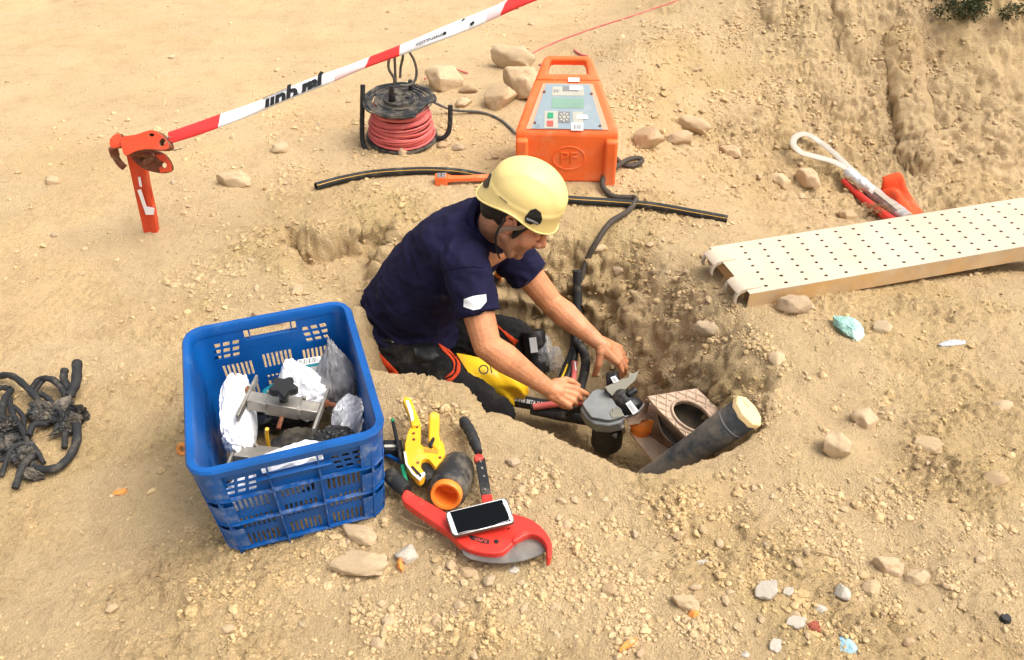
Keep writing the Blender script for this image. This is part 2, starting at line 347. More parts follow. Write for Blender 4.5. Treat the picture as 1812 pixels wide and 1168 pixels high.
for k in range(9):
    v, f = stone_shape(4 if k < 5 else 3, k + 1)
    SHAPES.append(mesh_np("stone", v, f, M_STONE, True)); SHAPES[-1].set_sharp_from_angle(angle=math.radians(42))
SHAPE_W = [mesh_np("plaster_chunk", *stone_shape(4, 40 + k, .45, 14), M_WHITESTONE, True) for k in range(3)]
for q_ in SHAPE_W: q_.set_sharp_from_angle(angle=math.radians(30))
def stone(px, py, wpx, hpx, label, group=None, rot=None, shape=None, sink=.25, name="stone", shapes=SHAPES, flat=.8):
    p = GP(px, py); t = p[1] * math.cos(CAM_P) - (p[2] - CAM_H) * math.sin(CAM_P); sc = t / FPX
    a = wpx * sc / 2 * 1.08; b = hpx * sc / 2 * 1.05
    o = bpy.data.objects.new(name, shapes[random.randrange(len(shapes)) if shape is None else shape]); COL.objects.link(o)
    zz = min(a, b) * flat * (1.25 if wpx > 38 else 1.0)
    o.scale = (a, max(b, .6 * a) if hpx > wpx * .6 else b * 1.15, zz)
    o.rotation_euler = (random.uniform(-.15, .15), random.uniform(-.15, .15), random.uniform(-.3, .3) if rot is None else rot)
    o.location = (p[0], p[1], p[2] + zz * ((1 - 2 * sink) * .75 - (.14 if wpx > 38 else .17)))
    tag(o, label, "stone" if name == "stone" else "chunk", group); return o
S = stone
S(415,324,60,38,"large rounded cream boulder between the red stake and the black pipe",shape=0)
S(499,266,34,32,"fist sized grey tan rock left of the cable reel, above the large cream boulder",shape=1)
S(96,322,30,24,"pale egg shaped stone alone on the smooth sand left of the red stake",shape=2)
S(1140,257,54,46,"angular two tone rock with a dark broken face right of the orange tester",shape=3,sink=.1)
S(1228,230,62,34,"long brown broken rock right of the angular two tone rock",shape=4,rot=-.4)
S(1205,248,46,30,"dusty brown rock tucked under the long brown broken rock on the gravel slope",shape=1)
S(790,152,64,56,"big cream rock behind the right side of the cable reel",shape=2,sink=.15)
S(880,186,60,48,"pale wedge shaped rock in front of the rock pile left of the orange tester",shape=3,sink=.12)
S(925,162,74,74,"largest cream boulder of the rock pile left of the orange tester",shape=0,sink=.2)
S(908,118,84,54,"broad pale rock on top of the rock pile behind the orange tester",shape=4,sink=.25)
S(820,185,28,24,"small pale rock beside the rock pile, nearest the cable reel",shape=5,sink=.15)
S(826,162,34,22,"small tan rock between the cable reel's big rock and the rock pile",shape=6,sink=.15)
S(785,258,26,20,"small pale stone under the lower flange of the cable reel, right side",shape=5)
S(809,264,22,20,"round tan pebble sized stone right of the stone under the cable reel",shape=6)
S(714,270,30,36,"upright cream stone directly below the cable reel",shape=2)
S(1426,322,40,46,"brown rock lying under the loop of the white strap",shape=0,sink=.2)
S(1408,548,58,44,"chunky cream rock against the near edge of the white scaffold plank",shape=1,sink=.15)
S(1558,584,36,30,"pale stone right of the turquoise lump",shape=3)
S(1530,742,44,46,"flat yellowish stone set in the dirt right of the black capped pipe",shape=2,sink=.4)
S(1474,798,52,58,"large pointed cream stone on the dirt below the black capped pipe",shape=4,sink=.25)
S(1570,1003,58,46,"broad flat cream stone, left one of the pair low on the right",shape=0,sink=.4)
S(1626,1024,44,34,"rounded cream stone, right one of the pair low on the right",shape=1,sink=.35)
S(1542,1040,36,30,"smaller cream stone just below the pair of cream stones low on the right",shape=5,sink=.35)
S(1640,790,60,36,"greyish half buried rock right of the large pointed cream stone",shape=3,sink=.5)
S(1760,852,40,32,"lumpy tan stone near the right edge of the dirt",shape=6,sink=.4)
S(1774,718,36,26,"grey stone on the right edge above the lumpy tan stone",shape=5,sink=.4)
S(640,1002,112,54,"largest flat rock in front of the blue crate, with a pointed left end",shape=4,sink=.3,flat=.6)
S(636,946,70,36,"rounded tan rock under the front edge of the blue crate",shape=0,sink=.3)
S(690,1102,26,30,"pinkish upright stone below the large flat rock, near the bottom",shape=2,sink=.3)
S(832,1016,34,24,"oval tan stone below the curved grey blade of the red cutter",shape=1,sink=.25)
S(866,1028,24,22,"small round stone right of the oval tan stone below the red cutter",shape=5,sink=.25)
S(666,1142,24,22,"small pale stone at the bottom edge, below the pinkish upright stone",shape=6)
S(812,1074,20,18,"small tan cube like stone midway between the red cutter and the bottom edge",shape=6)
S(1212,1066,50,36,"flat cream stone low in the middle, below the right part of the pit",shape=0,sink=.4)
S(1076,1046,30,24,"tan stone with a shadowed notch below and right of the red cutter's hooked jaw",shape=3)
S(198,1076,24,20,"small round yellow stone alone on the smooth sand at lower left",shape=5,sink=.35)
S(406,1113,26,20,"small oval pale stone at lower left, below the blue crate's left corner",shape=1,sink=.35)
S(910,818,26,20,"cream stone on the pit's front rim right of the knife handled tool",shape=2)
S(528,515,24,36,"long smooth tan stone standing behind the blue crate",shape=2,sink=.3)
S(1375,635,30,36,"pale flat stone stuck in the pit's right hand wall",shape=5,sink=.4)
S(1095,478,28,24,"cream clod on the far pit slope right of the thick cable",shape=3,sink=.3)
S(1252,590,50,36,"cracked lump of soil on the pit's right slope below the plank's hooked end",shape=4,sink=.35)
S(1060,440,34,22,"dusty rock at the pit's far rim beside the thick cable",shape=1,sink=.4)
S(1500,385,30,30,"yellowish rock at the far edge of the plank beside the red plastic",shape=2,sink=.2)
S(1290,270,40,30,"buried cream rock on the gravel slope above the white loop",shape=0,sink=.4)
S(1380,320,36,44,"smooth tan rock on the gravel slope left of the white loop",shape=2,sink=.4)
S(480,565,74,30,"flat pale rock half hidden behind the rear rim of the blue crate",shape=0,sink=.35)
for px, py, a, b, lab in [(1358,1048,50,36,"largest white plaster chunk low on the right"),(1396,1048,22,18,"small white plaster chunk right of the largest plaster chunk"),
  (1246,998,34,22,"grey white plaster chunk left of the largest plaster chunk"),(1494,1052,30,36,"pale blue grey plaster chunk right of the largest plaster chunk"),
  (1410,1105,40,26,"white plaster chunk beside the red brown brick bit"),(1452,1078,26,22,"small white plaster chip above the red brown brick bit"),
  (1372,1144,26,28,"white plaster chunk on the bottom edge, below the red brown brick bit"),(720,986,50,40,"white plaster chunk leaning on the largest flat rock before the crate"),
  (910,1010,28,16,"thin white plaster chip just below the grey blade of the red cutter"),(1320,1160,18,14,"tiny white plaster chip at the bottom edge")]:
    S(px, py, a, b, lab, None, name="plaster_chunk", shapes=SHAPE_W, sink=.34)

def gravel_density(px, py):
    """how much loose gravel the photo shows, by place on the survey"""
    d = np.full(px.shape, .16)
    def blob(cx, cy, rx, ry, a): return a * np.exp(-(((px - cx) / rx) ** 2 + ((py - cy) / ry) ** 2))
    d += blob(1000, 900, 300, 110, 1.1) + blob(750, 730, 130, 60, .9) + blob(850, 1080, 420, 90, 1.3) + blob(1250, 880, 200, 70, .7)
    d += blob(640, 970, 140, 50, 1.2) + blob(460, 240, 220, 60, .8) + blob(660, 280, 160, 70, .9) + blob(560, 380, 200, 60, .7) + blob(420, 500, 120, 70, .9)
    d += blob(1130, 200, 90, 120, 1.2) + blob(1240, 300, 110, 80, 1.2) + blob(1420, 340, 80, 90, 1.6) + blob(1320, 130, 120, 90, .8)
    d += blob(1200, 570, 150, 90, 1.2) + blob(1300, 640, 120, 70, 1.0) + blob(1100, 480, 130, 60, .8) + blob(1350, 1080, 160, 90, .9) + blob(1600, 900, 260, 180, .5)
    d += blob(960, 620, 60, 70, .6) + blob(340, 870, 40, 120, .9) + blob(1560, 190, 240, 160, .9) + blob(1320, 110, 170, 110, 1.1) + blob(800, 200, 120, 60, .8)
    d *= np.where((py < 200) & (px < 700), .35, 1) * np.where((px < 320) & (py > 700), .35, 1)
    return d
def build_gravel(n):
    cx = rng.uniform(-40, 1850, n * 5); cy = rng.uniform(-20, 1190, n * 5)
    dn = gravel_density(cx, cy) * (.12 + 1.6 * sstep(-.12, .45, fbm(np.column_stack([cx, cy, cx * 0]), .013, 4)))
    # thin the far part: the survey's rows get closer together with distance
    keep = rng.uniform(0, 2.0, len(cx)) < dn; cx = cx[keep][:n]; cy = cy[keep][:n]
    u = (cx - 906) / FPX; v = (cy - 584) / FPX
    D = np.column_stack([u, math.cos(CAM_P) - v * math.sin(CAM_P), -math.sin(CAM_P) - v * math.cos(CAM_P)])
    t = (0.0 - CAM_H) / D[:, 2]
    for _ in range(14):
        q = D * t[:, None]; hh = terrain(q[:, 0], q[:, 1], False)[0]; t = .5 * t + .5 * (hh - CAM_H) / D[:, 2]
    x = D[:, 0] * t; y = D[:, 1] * t; h = terrain(x, y)[0]; N = len(x)
    r = np.exp(rng.normal(math.log(.0029), .55, N)); r = np.clip(r, .0012, .016) * (.72 + .16 * y)
    bank = [stone_shape(1 if k < 9 else 2, 100 + k, .34, 6) for k in range(12)]; order = np.argsort(np.argsort(r)); slot = np.where(order > .86 * N, 9 + np.arange(N) % 3, np.arange(N) % 9)
    VV = []; FF = []; CC = []; off = 0
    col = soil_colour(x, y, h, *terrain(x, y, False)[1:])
    tint = np.array([[1.03, 1.03, 1.02], [1.09, 1.10, 1.12], [.96, .95, .93], [1.05, 1.06, 1.09], [1.0, .98, .95], [.88, .89, .93], [1.06, 1.04, 1.0]])
    for k in range(12):
        m = slot == k; bv, bf = bank[k]; nm = m.sum()
        a = rng.uniform(0, 2 * PI, nm); sc = r[m][:, None] * rng.uniform(.7, 1.3, (nm, 3)) * [1.05, 1, .75]
        p = bv[None] * sc[:, None, :]; ca, sa = np.cos(a)[:, None], np.sin(a)[:, None]
        px = p[:, :, 0] * ca - p[:, :, 1] * sa + x[m][:, None]; py = p[:, :, 0] * sa + p[:, :, 1] * ca + y[m][:, None]
        pz = p[:, :, 2] + (h[m] + r[m] * .10)[:, None]
        VV.append(np.stack([px, py, pz], -1).reshape(-1, 3)); nb = len(bv)
        FF.append((bf[None] + (np.arange(nm) * nb)[:, None, None]).reshape(-1, 3) + off); off += nm * nb
        c = col[m] * tint[rng.integers(0, 7, nm)] * rng.uniform(.80, .98, (nm, 1)); CC.append(np.repeat(c, nb, 0))
    mg = mat("gravel", (.5, .4, .3), .94, attr="soil", var=.15, vscale=120, bump=.4, bscale=200, spec=.12)
    me = mesh_np("gravel", np.vstack(VV), np.vstack(FF), mg, False); set_col(me, "soil", np.clip(np.vstack(CC), 0, .95))
    o = bpy.data.objects.new("gravel", me); COL.objects.link(o)
    tag(o, "fine tan gravel and crumbs of soil scattered over the dirt", "gravel", None, "stuff")
build_gravel(48000)
def loose_stones(n):
    k = 0; lab = "small plain tan stone lying loose among the gravel crumbs on the dirt"
    while k < n:
        px, py = random.uniform(0, 1812), random.uniform(20, 1160)
        if random.random() * 1.6 > float(gravel_density(np.array([px]), np.array([py]))[0]): continue
        s = random.uniform(10, 20) * (.6 + .55 * py / 1168)
        S(px, py, s, s * random.uniform(.65, .95), lab, "small loose stones in the gravel", rot=random.uniform(0, 6), sink=.3, shape=random.randrange(5, 9)); k += 1
loose_stones(190)

# ------------------------------------------------------------------ mesh builder
class MB:
    def __init__(s): s.v = []; s.f = []; s.m = []
    def add(s, v, f, mi=0):
        o = len(s.v); s.v += [tuple(map(float, p)) for p in v]; s.f += [tuple(int(i) + o for i in q) for q in f]
        s.m += ([mi] * len(f)) if np.isscalar(mi) else list(mi); return s
    def box(s, c, size, R=None, mi=0, taper=1.0):
        c = V(c); h = V(size) / 2; R = np.eye(3) if R is None else R; p = []
        for z in (-1, 1):
            k = taper if z > 0 else 1
            for x, y in ((-1, -1), (1, -1), (1, 1), (-1, 1)): p.append(c + R @ (h * V(x * k, y * k, z)))
        return s.add(p, [(3, 2, 1, 0), (4, 5, 6, 7), (0, 1, 5, 4), (1, 2, 6, 5), (2, 3, 7, 6), (3, 0, 4, 7)], mi)
    def tube(s, path, r, n=10, mi=0, caps=True, closed=False, sx=1.0, mfun=None, up=None):
        P = np.array(path, float); N = len(P); r = np.full(N, r) if np.isscalar(r) else np.array(r, float)
        T = np.gradient(P, axis=0) if not closed else np.roll(P, -1, 0) - np.roll(P, 1, 0)
        T /= np.linalg.norm(T, axis=1)[:, None] + 1e-12
        a = V(up) if up is not None else (V(0, 0, 1) if abs(T[0][2]) < .9 else V(1, 0, 0))
        e1 = unit(a - T[0] * (a @ T[0])); vs = []
        for k in range(N):
            if up is not None: e1 = V(up)
            e1 = unit(e1 - T[k] * (e1 @ T[k])); e2 = np.cross(T[k], e1)
            for j in range(n):
                t = 2 * PI * j / n; vs.append(P[k] + r[k] * (math.cos(t) * e1 + sx * math.sin(t) * e2))
        fs = []; ms = []
        for k in range(N if closed else N - 1):
            k2 = (k + 1) % N
            for j in range(n):
                j2 = (j + 1) % n; fs.append((k * n + j, k * n + j2, k2 * n + j2, k2 * n + j)); ms.append(mi if mfun is None else mfun(k, j))
        if caps and not closed:
            fs.append(tuple(range(n))[::-1]); fs.append(tuple((N - 1) * n + j for j in range(n))); ms += [mi, mi]
        return s.add(vs, fs, ms)
    def lathe(s, prof, n=32, o=(0, 0, 0), ax=(0, 0, 1), mi=0, mfun=None):
        ax = unit(ax); a = V(1, 0, 0) if abs(ax[0]) < .9 else V(0, 1, 0); e1 = unit(a - ax * (a @ ax)); e2 = np.cross(ax, e1)
        vs = []; fs = []; ms = []; o = V(o)
        for r, z in prof:
            for j in range(n):
                t = 2 * PI * j / n; vs.append(o + ax * z + r * (math.cos(t) * e1 + math.sin(t) * e2))
        for k in range(len(prof) - 1):
            for j in range(n):
                j2 = (j + 1) % n; fs.append((k * n + j, k * n + j2, (k + 1) * n + j2, (k + 1) * n + j)); ms.append(mi if mfun is None else mfun(k, j))
        return s.add(vs, fs, ms)
    def ell(s, c, rad, R=None, nu=20, nv=12, mi=0, p=1.0):
        R = np.eye(3) if R is None else R; c = V(c); vs = []; fs = []
        sg = lambda t: math.copysign(abs(t) ** p, t)
        for i in range(1, nv):
            ph = -PI / 2 + PI * i / nv
            for j in range(nu):
                t = 2 * PI * j / nu
                vs.append(c + R @ (V(rad) * V(sg(math.cos(ph)) * sg(math.cos(t)), sg(math.cos(ph)) * sg(math.sin(t)), sg(math.sin(ph)))))
        b = len(vs); vs += [c + R @ V(0, 0, -rad[2]), c + R @ V(0, 0, rad[2])]
        for i in range(nv - 2):
            for j in range(nu):
                j2 = (j + 1) % nu; fs.append((i * nu + j, i * nu + j2, (i + 1) * nu + j2, (i + 1) * nu + j))
        for j in range(nu):
            fs.append((b, (j + 1) % nu, j)); fs.append((b + 1, (nv - 2) * nu + j, (nv - 2) * nu + (j + 1) % nu))
        return s.add(vs, fs, mi)
    def cap(s, a, b, ra, rb, n=16, mi=0):  # tapered capsule
        a = V(a); b = V(b); d = b - a; L = np.linalg.norm(d) + 1e-9; prof = []
        for k in range(6): t = PI / 2 * k / 5; prof.append((max(ra * math.sin(t), 1e-4), -ra * math.cos(t)))
        for k in range(6): t = PI / 2 * k / 5; prof.append((max(rb * math.cos(t), 1e-4), L + rb * math.sin(t)))
        s.lathe(prof, n, a, d, mi); o = len(s.v)
        s.f += [tuple(range(o - n, o)), tuple(range(o - 12 * n, o - 11 * n))[::-1]]; s.m += [mi, mi]; return s
    def loft(s, rings, mi=0, caps=True, mfun=None):
        n = len(rings[0]); vs = [p for r in rings for p in r]; fs = []; ms = []
        for k in range(len(rings) - 1):
            for j in range(n):
                j2 = (j + 1) % n; fs.append((k * n + j, k * n + j2, (k + 1) * n + j2, (k + 1) * n + j)); ms.append(mi if mfun is None else mfun(k, j))
        if caps: fs += [tuple(range(n))[::-1], tuple((len(rings) - 1) * n + j for j in range(n))]; ms += [mi, mi]
        return s.add(vs, fs, ms)
    def grid(s, fn, nu, nv, mi=0, closed_u=False):
        vs = [fn(i / (nu if closed_u else nu - 1), j / (nv - 1)) for j in range(nv) for i in range(nu)]; fs = []
        for j in range(nv - 1):
            for i in range(nu if closed_u else nu - 1):
                i2 = (i + 1) % nu; fs.append((j * nu + i, j * nu + i2, (j + 1) * nu + i2, (j + 1) * nu + i))
        return s.add(vs, fs, mi)
    def plate(s, outline, holes, th, mapf, mi=0, extra=(), edge_mi=None):
        """flat sheet with holes: (u,v) outline; mapf(u, v, depth) -> xyz; depth runs 0..th"""
        pts = []; ed = []
        for loop in [outline] + list(holes):
            b = len(pts); pts += [Vector(p) for p in loop]; ed += [(b + i, b + (i + 1) % len(loop)) for i in range(len(loop))]
        for a, c in extra: pts += [Vector(a), Vector(c)]; ed.append((len(pts) - 2, len(pts) - 1))
        vo, _, fo, *_ = mgeo.delaunay_2d_cdt(pts, ed, [], 0, 1e-6)
        O = np.array([tuple(p) for p in outline]); Hs = [np.array([tuple(p) for p in h]) for h in holes]
        def inside(P, q):
            c = False; n = len(P)
            for i in range(n):
                a, b = P[i], P[(i + 1) % n]
                if (a[1] > q[1]) != (b[1] > q[1]) and q[0] < (b[0] - a[0]) * (q[1] - a[1]) / (b[1] - a[1]) + a[0]: c = not c
            return c
        bb = [(h.min(0), h.max(0)) for h in Hs]; keep = []
        for f in fo:
            c = sum((V(*vo[i]) for i in f)) / len(f)
            if not inside(O, c): continue
            if any((c >= lo).all() and (c <= hi).all() and inside(h, c) for h, (lo, hi) in zip(Hs, bb)): continue
            p = [V(*vo[i]) for i in f]; ar = sum(p[i][0] * p[(i + 1) % len(p)][1] - p[(i + 1) % len(p)][0] * p[i][1] for i in range(len(p)))
            if abs(ar) < 1e-10: continue
            keep.append(tuple(f) if ar > 0 else tuple(f)[::-1])
        n = len(vo); vs = [mapf(q[0], q[1], 0) for q in vo] + [mapf(q[0], q[1], th) for q in vo]
        cnt = {}
        for f in keep:
            for i in range(len(f)): cnt[(f[i], f[(i + 1) % len(f)])] = 1
        fs = list(keep) + [tuple(i + n for i in f[::-1]) for f in keep]; ms = [mi] * len(fs)
        for (a, b) in cnt:
            if (b, a) not in cnt: fs.append((b, a, a + n, b + n)); ms.append(mi if edge_mi is None else edge_mi)
        return s.add(vs, fs, ms)

ROOT = {}
def RZ(a): c, s = math.cos(a), math.sin(a); return np.array([[c, -s, 0], [s, c, 0], [0, 0, 1.0]])
def frame(x, z):                          # rotation whose columns are x, y, z
    z = unit(z); x = unit(V(x) - z * (V(x) @ z)); return np.column_stack([x, np.cross(z, x), z])
def thing(name, label, cat, loc, R=None, group=None):
    o = bpy.data.objects.new(name, None); COL.objects.link(o); R = np.eye(3) if R is None else R
    o.empty_display_size = .05; o.matrix_world = Matrix.Translation(Vector(loc)) @ Matrix(R.tolist()).to_4x4()
    ROOT[o.name] = (V(loc), R); tag(o, label, cat, group); return o
def obj(name, mb, mats, parent=None, world=True, smooth=35, bevel=0, bseg=2, loc=None, label=None, subsurf=0, recalc=True):
    """link a builder as ONE mesh; world coordinates are carried into the root's frame"""
    me = bpy.data.meshes.new(name); v = np.array(mb.v)
    if parent is not None:
        rt = parent
        while rt.parent: rt = rt.parent
        if rt.name in ROOT:
            L, R = ROOT[rt.name]
            if world: v = (v - L) @ R
    elif loc is not None: v = v - V(loc)
    me.from_pydata(v.tolist(), [], mb.f)
    mats = mats if isinstance(mats, (list, tuple)) else [mats]
    for m in mats: me.materials.append(m)
    me.polygons.foreach_set("material_index", np.array(mb.m, np.int32))
    if recalc:
        bm = bmesh.new(); bm.from_mesh(me); bmesh.ops.recalc_face_normals(bm, faces=bm.faces); bm.to_mesh(me); bm.free()
    me.polygons.foreach_set("use_smooth", np.full(len(me.polygons), smooth > 0, bool))
    if 0 < smooth < 170: me.set_sharp_from_angle(angle=math.radians(smooth))
    me.update()
    o = bpy.data.objects.new(name, me); COL.objects.link(o)
    if parent is not None:
        o.parent = parent
        if parent.type == 'MESH' and parent.name not in ROOT and parent.parent is None: o.location = (0, 0, 0)
    elif loc is not None: o.location = loc; ROOT[o.name] = (V(loc), np.eye(3))
    if bevel:
        b = o.modifiers.new("bevel", 'BEVEL'); b.width = bevel; b.segments = bseg; b.limit_method = 'ANGLE'; b.angle_limit = math.radians(38); b.harden_normals = False
    if subsurf: q = o.modifiers.new("sub", 'SUBSURF'); q.levels = subsurf; q.render_levels = subsurf
    if label: o['label'] = label
    return o
def fused(mb, voxel, it=4, fac=.5):
    """one continuous closed surface from overlapping solids -> (verts, quads)"""
    me = bpy.data.meshes.new("tmp"); me.from_pydata([list(p) for p in mb.v], [], mb.f)
    bm = bmesh.new(); bm.from_mesh(me); bmesh.ops.recalc_face_normals(bm, faces=bm.faces); bm.to_mesh(me); bm.free()
    o = bpy.data.objects.new("tmp", me); COL.objects.link(o)
    r = o.modifiers.new("r", 'REMESH'); r.mode = 'VOXEL'; r.voxel_size = voxel; r.adaptivity = 0
    if it: s = o.modifiers.new("s", 'SMOOTH'); s.factor = fac; s.iterations = it
    dg = bpy.context.evaluated_depsgraph_get(); e = o.evaluated_get(dg); m2 = bpy.data.meshes.new_from_object(e)
    v = np.empty(len(m2.vertices) * 3, np.float32); m2.vertices.foreach_get("co", v); v = v.reshape(-1, 3).astype(float)
    f = [tuple(p.vertices) for p in m2.polygons]; nn = np.empty(len(v) * 3, np.float32); m2.vertices.foreach_get("normal", nn)
    bpy.data.objects.remove(o); bpy.data.meshes.remove(me); bpy.data.meshes.remove(m2)
    return v, f, nn.reshape(-1, 3).astype(float)
def from_vf(v, f):
    b = MB(); b.v = [tuple(p) for p in v]; b.f = [tuple(q) for q in f]; b.m = [0] * len(f); return b
def spline(pts, n=12, closed=False):
    P = np.array(pts, float); N = len(P); out = []
    if not closed: P = np.vstack([2 * P[0] - P[1], P, 2 * P[-1] - P[-2]])
    for k in range(N if closed else N - 1):
        p0, p1, p2, p3 = (P[(k - 1) % N], P[k], P[(k + 1) % N], P[(k + 2) % N]) if closed else P[k:k + 4]
        for j in range(n):
            t = j / n; out.append(.5 * (2 * p1 + (p2 - p0) * t + (2 * p0 - 5 * p1 + 4 * p2 - p3) * t * t + (3 * p1 - p0 - 3 * p2 + p3) * t ** 3))
    if not closed: out.append(P[-2])
    return np.array(out)
def gpath(px, lift, n=10):                # a cable lying on the ground along surveyed pixels (x, y[, extra lift])
    return spline([GP(p[0], p[1], lift + (p[2] if len(p) > 2 else 0)) for p in px], n)
def slab(pxs, top, th, holes=(), mb=None, mi=0, edge_mi=None, n=None, org=None):
    """a solid slab of thickness th whose top face lies at height `top`, outlined by surveyed corner pixels"""
    mb = mb or MB(); n = V(0, 0, 1) if n is None else unit(n); o = Pz(*pxs[0], top) if org is None else V(org)
    ex = unit(V(1, 0, 0) - n * n[0]); ey = np.cross(n, ex)
    def loc(p):
        d = ray(*p); q = V(0, 0, CAM_H) + d * (((o - V(0, 0, CAM_H)) @ n) / (d @ n)); q = q - o; return (q @ ex, q @ ey)
    return mb.plate([loc(p) for p in pxs], [[loc(p) for p in h] for h in holes], th, lambda u, v, d: o + u * ex + v * ey - n * d, mi, edge_mi=edge_mi)
def circ(cx, cy, rx, ry=None, n=16, a=0.0):
    ry = rx if ry is None else ry
    return [(cx + rx * math.cos(t) * math.cos(a) - ry * math.sin(t) * math.sin(a), cy + rx * math.cos(t) * math.sin(a) + ry * math.sin(t) * math.cos(a)) for t in [2 * PI * k / n for k in range(n)]]
def smoothpoly(p, n=5): return [tuple(q) for q in spline([(a, b, 0) for a, b in p], n, True)[:, :2]]
def text_vf(s, size, depth=0.0004, bold=0.0, shear=0.0):
    cu = bpy.data.curves.new("t", 'FONT'); cu.body = s; cu.size = size; cu.extrude = depth; cu.offset = bold; cu.shear = shear; cu.align_x = 'CENTER'; cu.align_y = 'CENTER'; cu.resolution_u = 3
    o = bpy.data.objects.new("t", cu); COL.objects.link(o)
    me = bpy.data.meshes.new_from_object(o.evaluated_get(bpy.context.evaluated_depsgraph_get()))
    v = np.array([q.co[:] for q in me.vertices]); f = [tuple(p.vertices) for p in me.polygons]
    bpy.data.objects.remove(o); bpy.data.curves.remove(cu); bpy.data.meshes.remove(me); return v, f
def text(mb, s, size, o, R, mi=0, depth=.0004, sx=1.0, clip=None):
    v, f = text_vf(s, size, depth); v[:, 0] *= sx
    if clip is not None:                  # keep only what lies above local y = clip
        bm = bmesh.new(); vv = [bm.verts.new(p) for p in v]
        for q in f:
            try: bm.faces.new([vv[i] for i in q])
            except ValueError: pass
        bmesh.ops.bisect_plane(bm, geom=bm.verts[:] + bm.edges[:] + bm.faces[:], plane_co=(0, clip, 0), plane_no=(0, -1 if clip < 1e9 else 1, 0), clear_outer=True)
        bm.verts.index_update(); v = np.array([q.co[:] for q in bm.verts]); f = [tuple(q.index for q in a.verts) for a in bm.faces]; bm.free()
    return mb.add(V(o) + v @ np.asarray(R).T, f, mi)
def crumple(c, rad, R=None, amp=.18, seed=0, sub=4, sharp=2.2, cuts=34, rough=0.0):
    """sheet material gathered round a body: broad creased facets with a few pulled corners"""
    v, f = ico(max(sub, 5)); g = np.random.default_rng(seed + 500); u0 = v.copy()
    v = v * (1 + .5 * amp * fbm(u0 + seed * 7.7, 1.1, 2))[:, None]
    for k in range(5):
        n = unit(g.normal(size=3)); v = v * (1 + 1.1 * amp * np.clip(u0 @ n, 0, 1) ** 9)[:, None]
    for k in range(cuts):
        n = unit(g.normal(size=3)); d = v @ n; lim = g.uniform(.62, .93); v = v - np.maximum(d - lim, 0)[:, None] * n * .92
    cre = np.abs(noise3(u0 * sharp + seed * 3.3)); cre2 = np.abs(noise3(u0 * sharp * 2.3 + seed)); cre3 = np.abs(noise3(u0 * sharp * 4.6 + seed * 1.7))
    v = v * (1 - amp * .34 * np.exp(-(cre / .10) ** 2) - amp * .18 * np.exp(-(cre2 / .12) ** 2) - amp * .085 * np.exp(-(cre3 / .16) ** 2) + rough * fbm(u0 + seed, 6, 3))[:, None]
    v = v * V(rad); R = np.eye(3) if R is None else R
    return MB().add(v @ R.T + V(c), f)

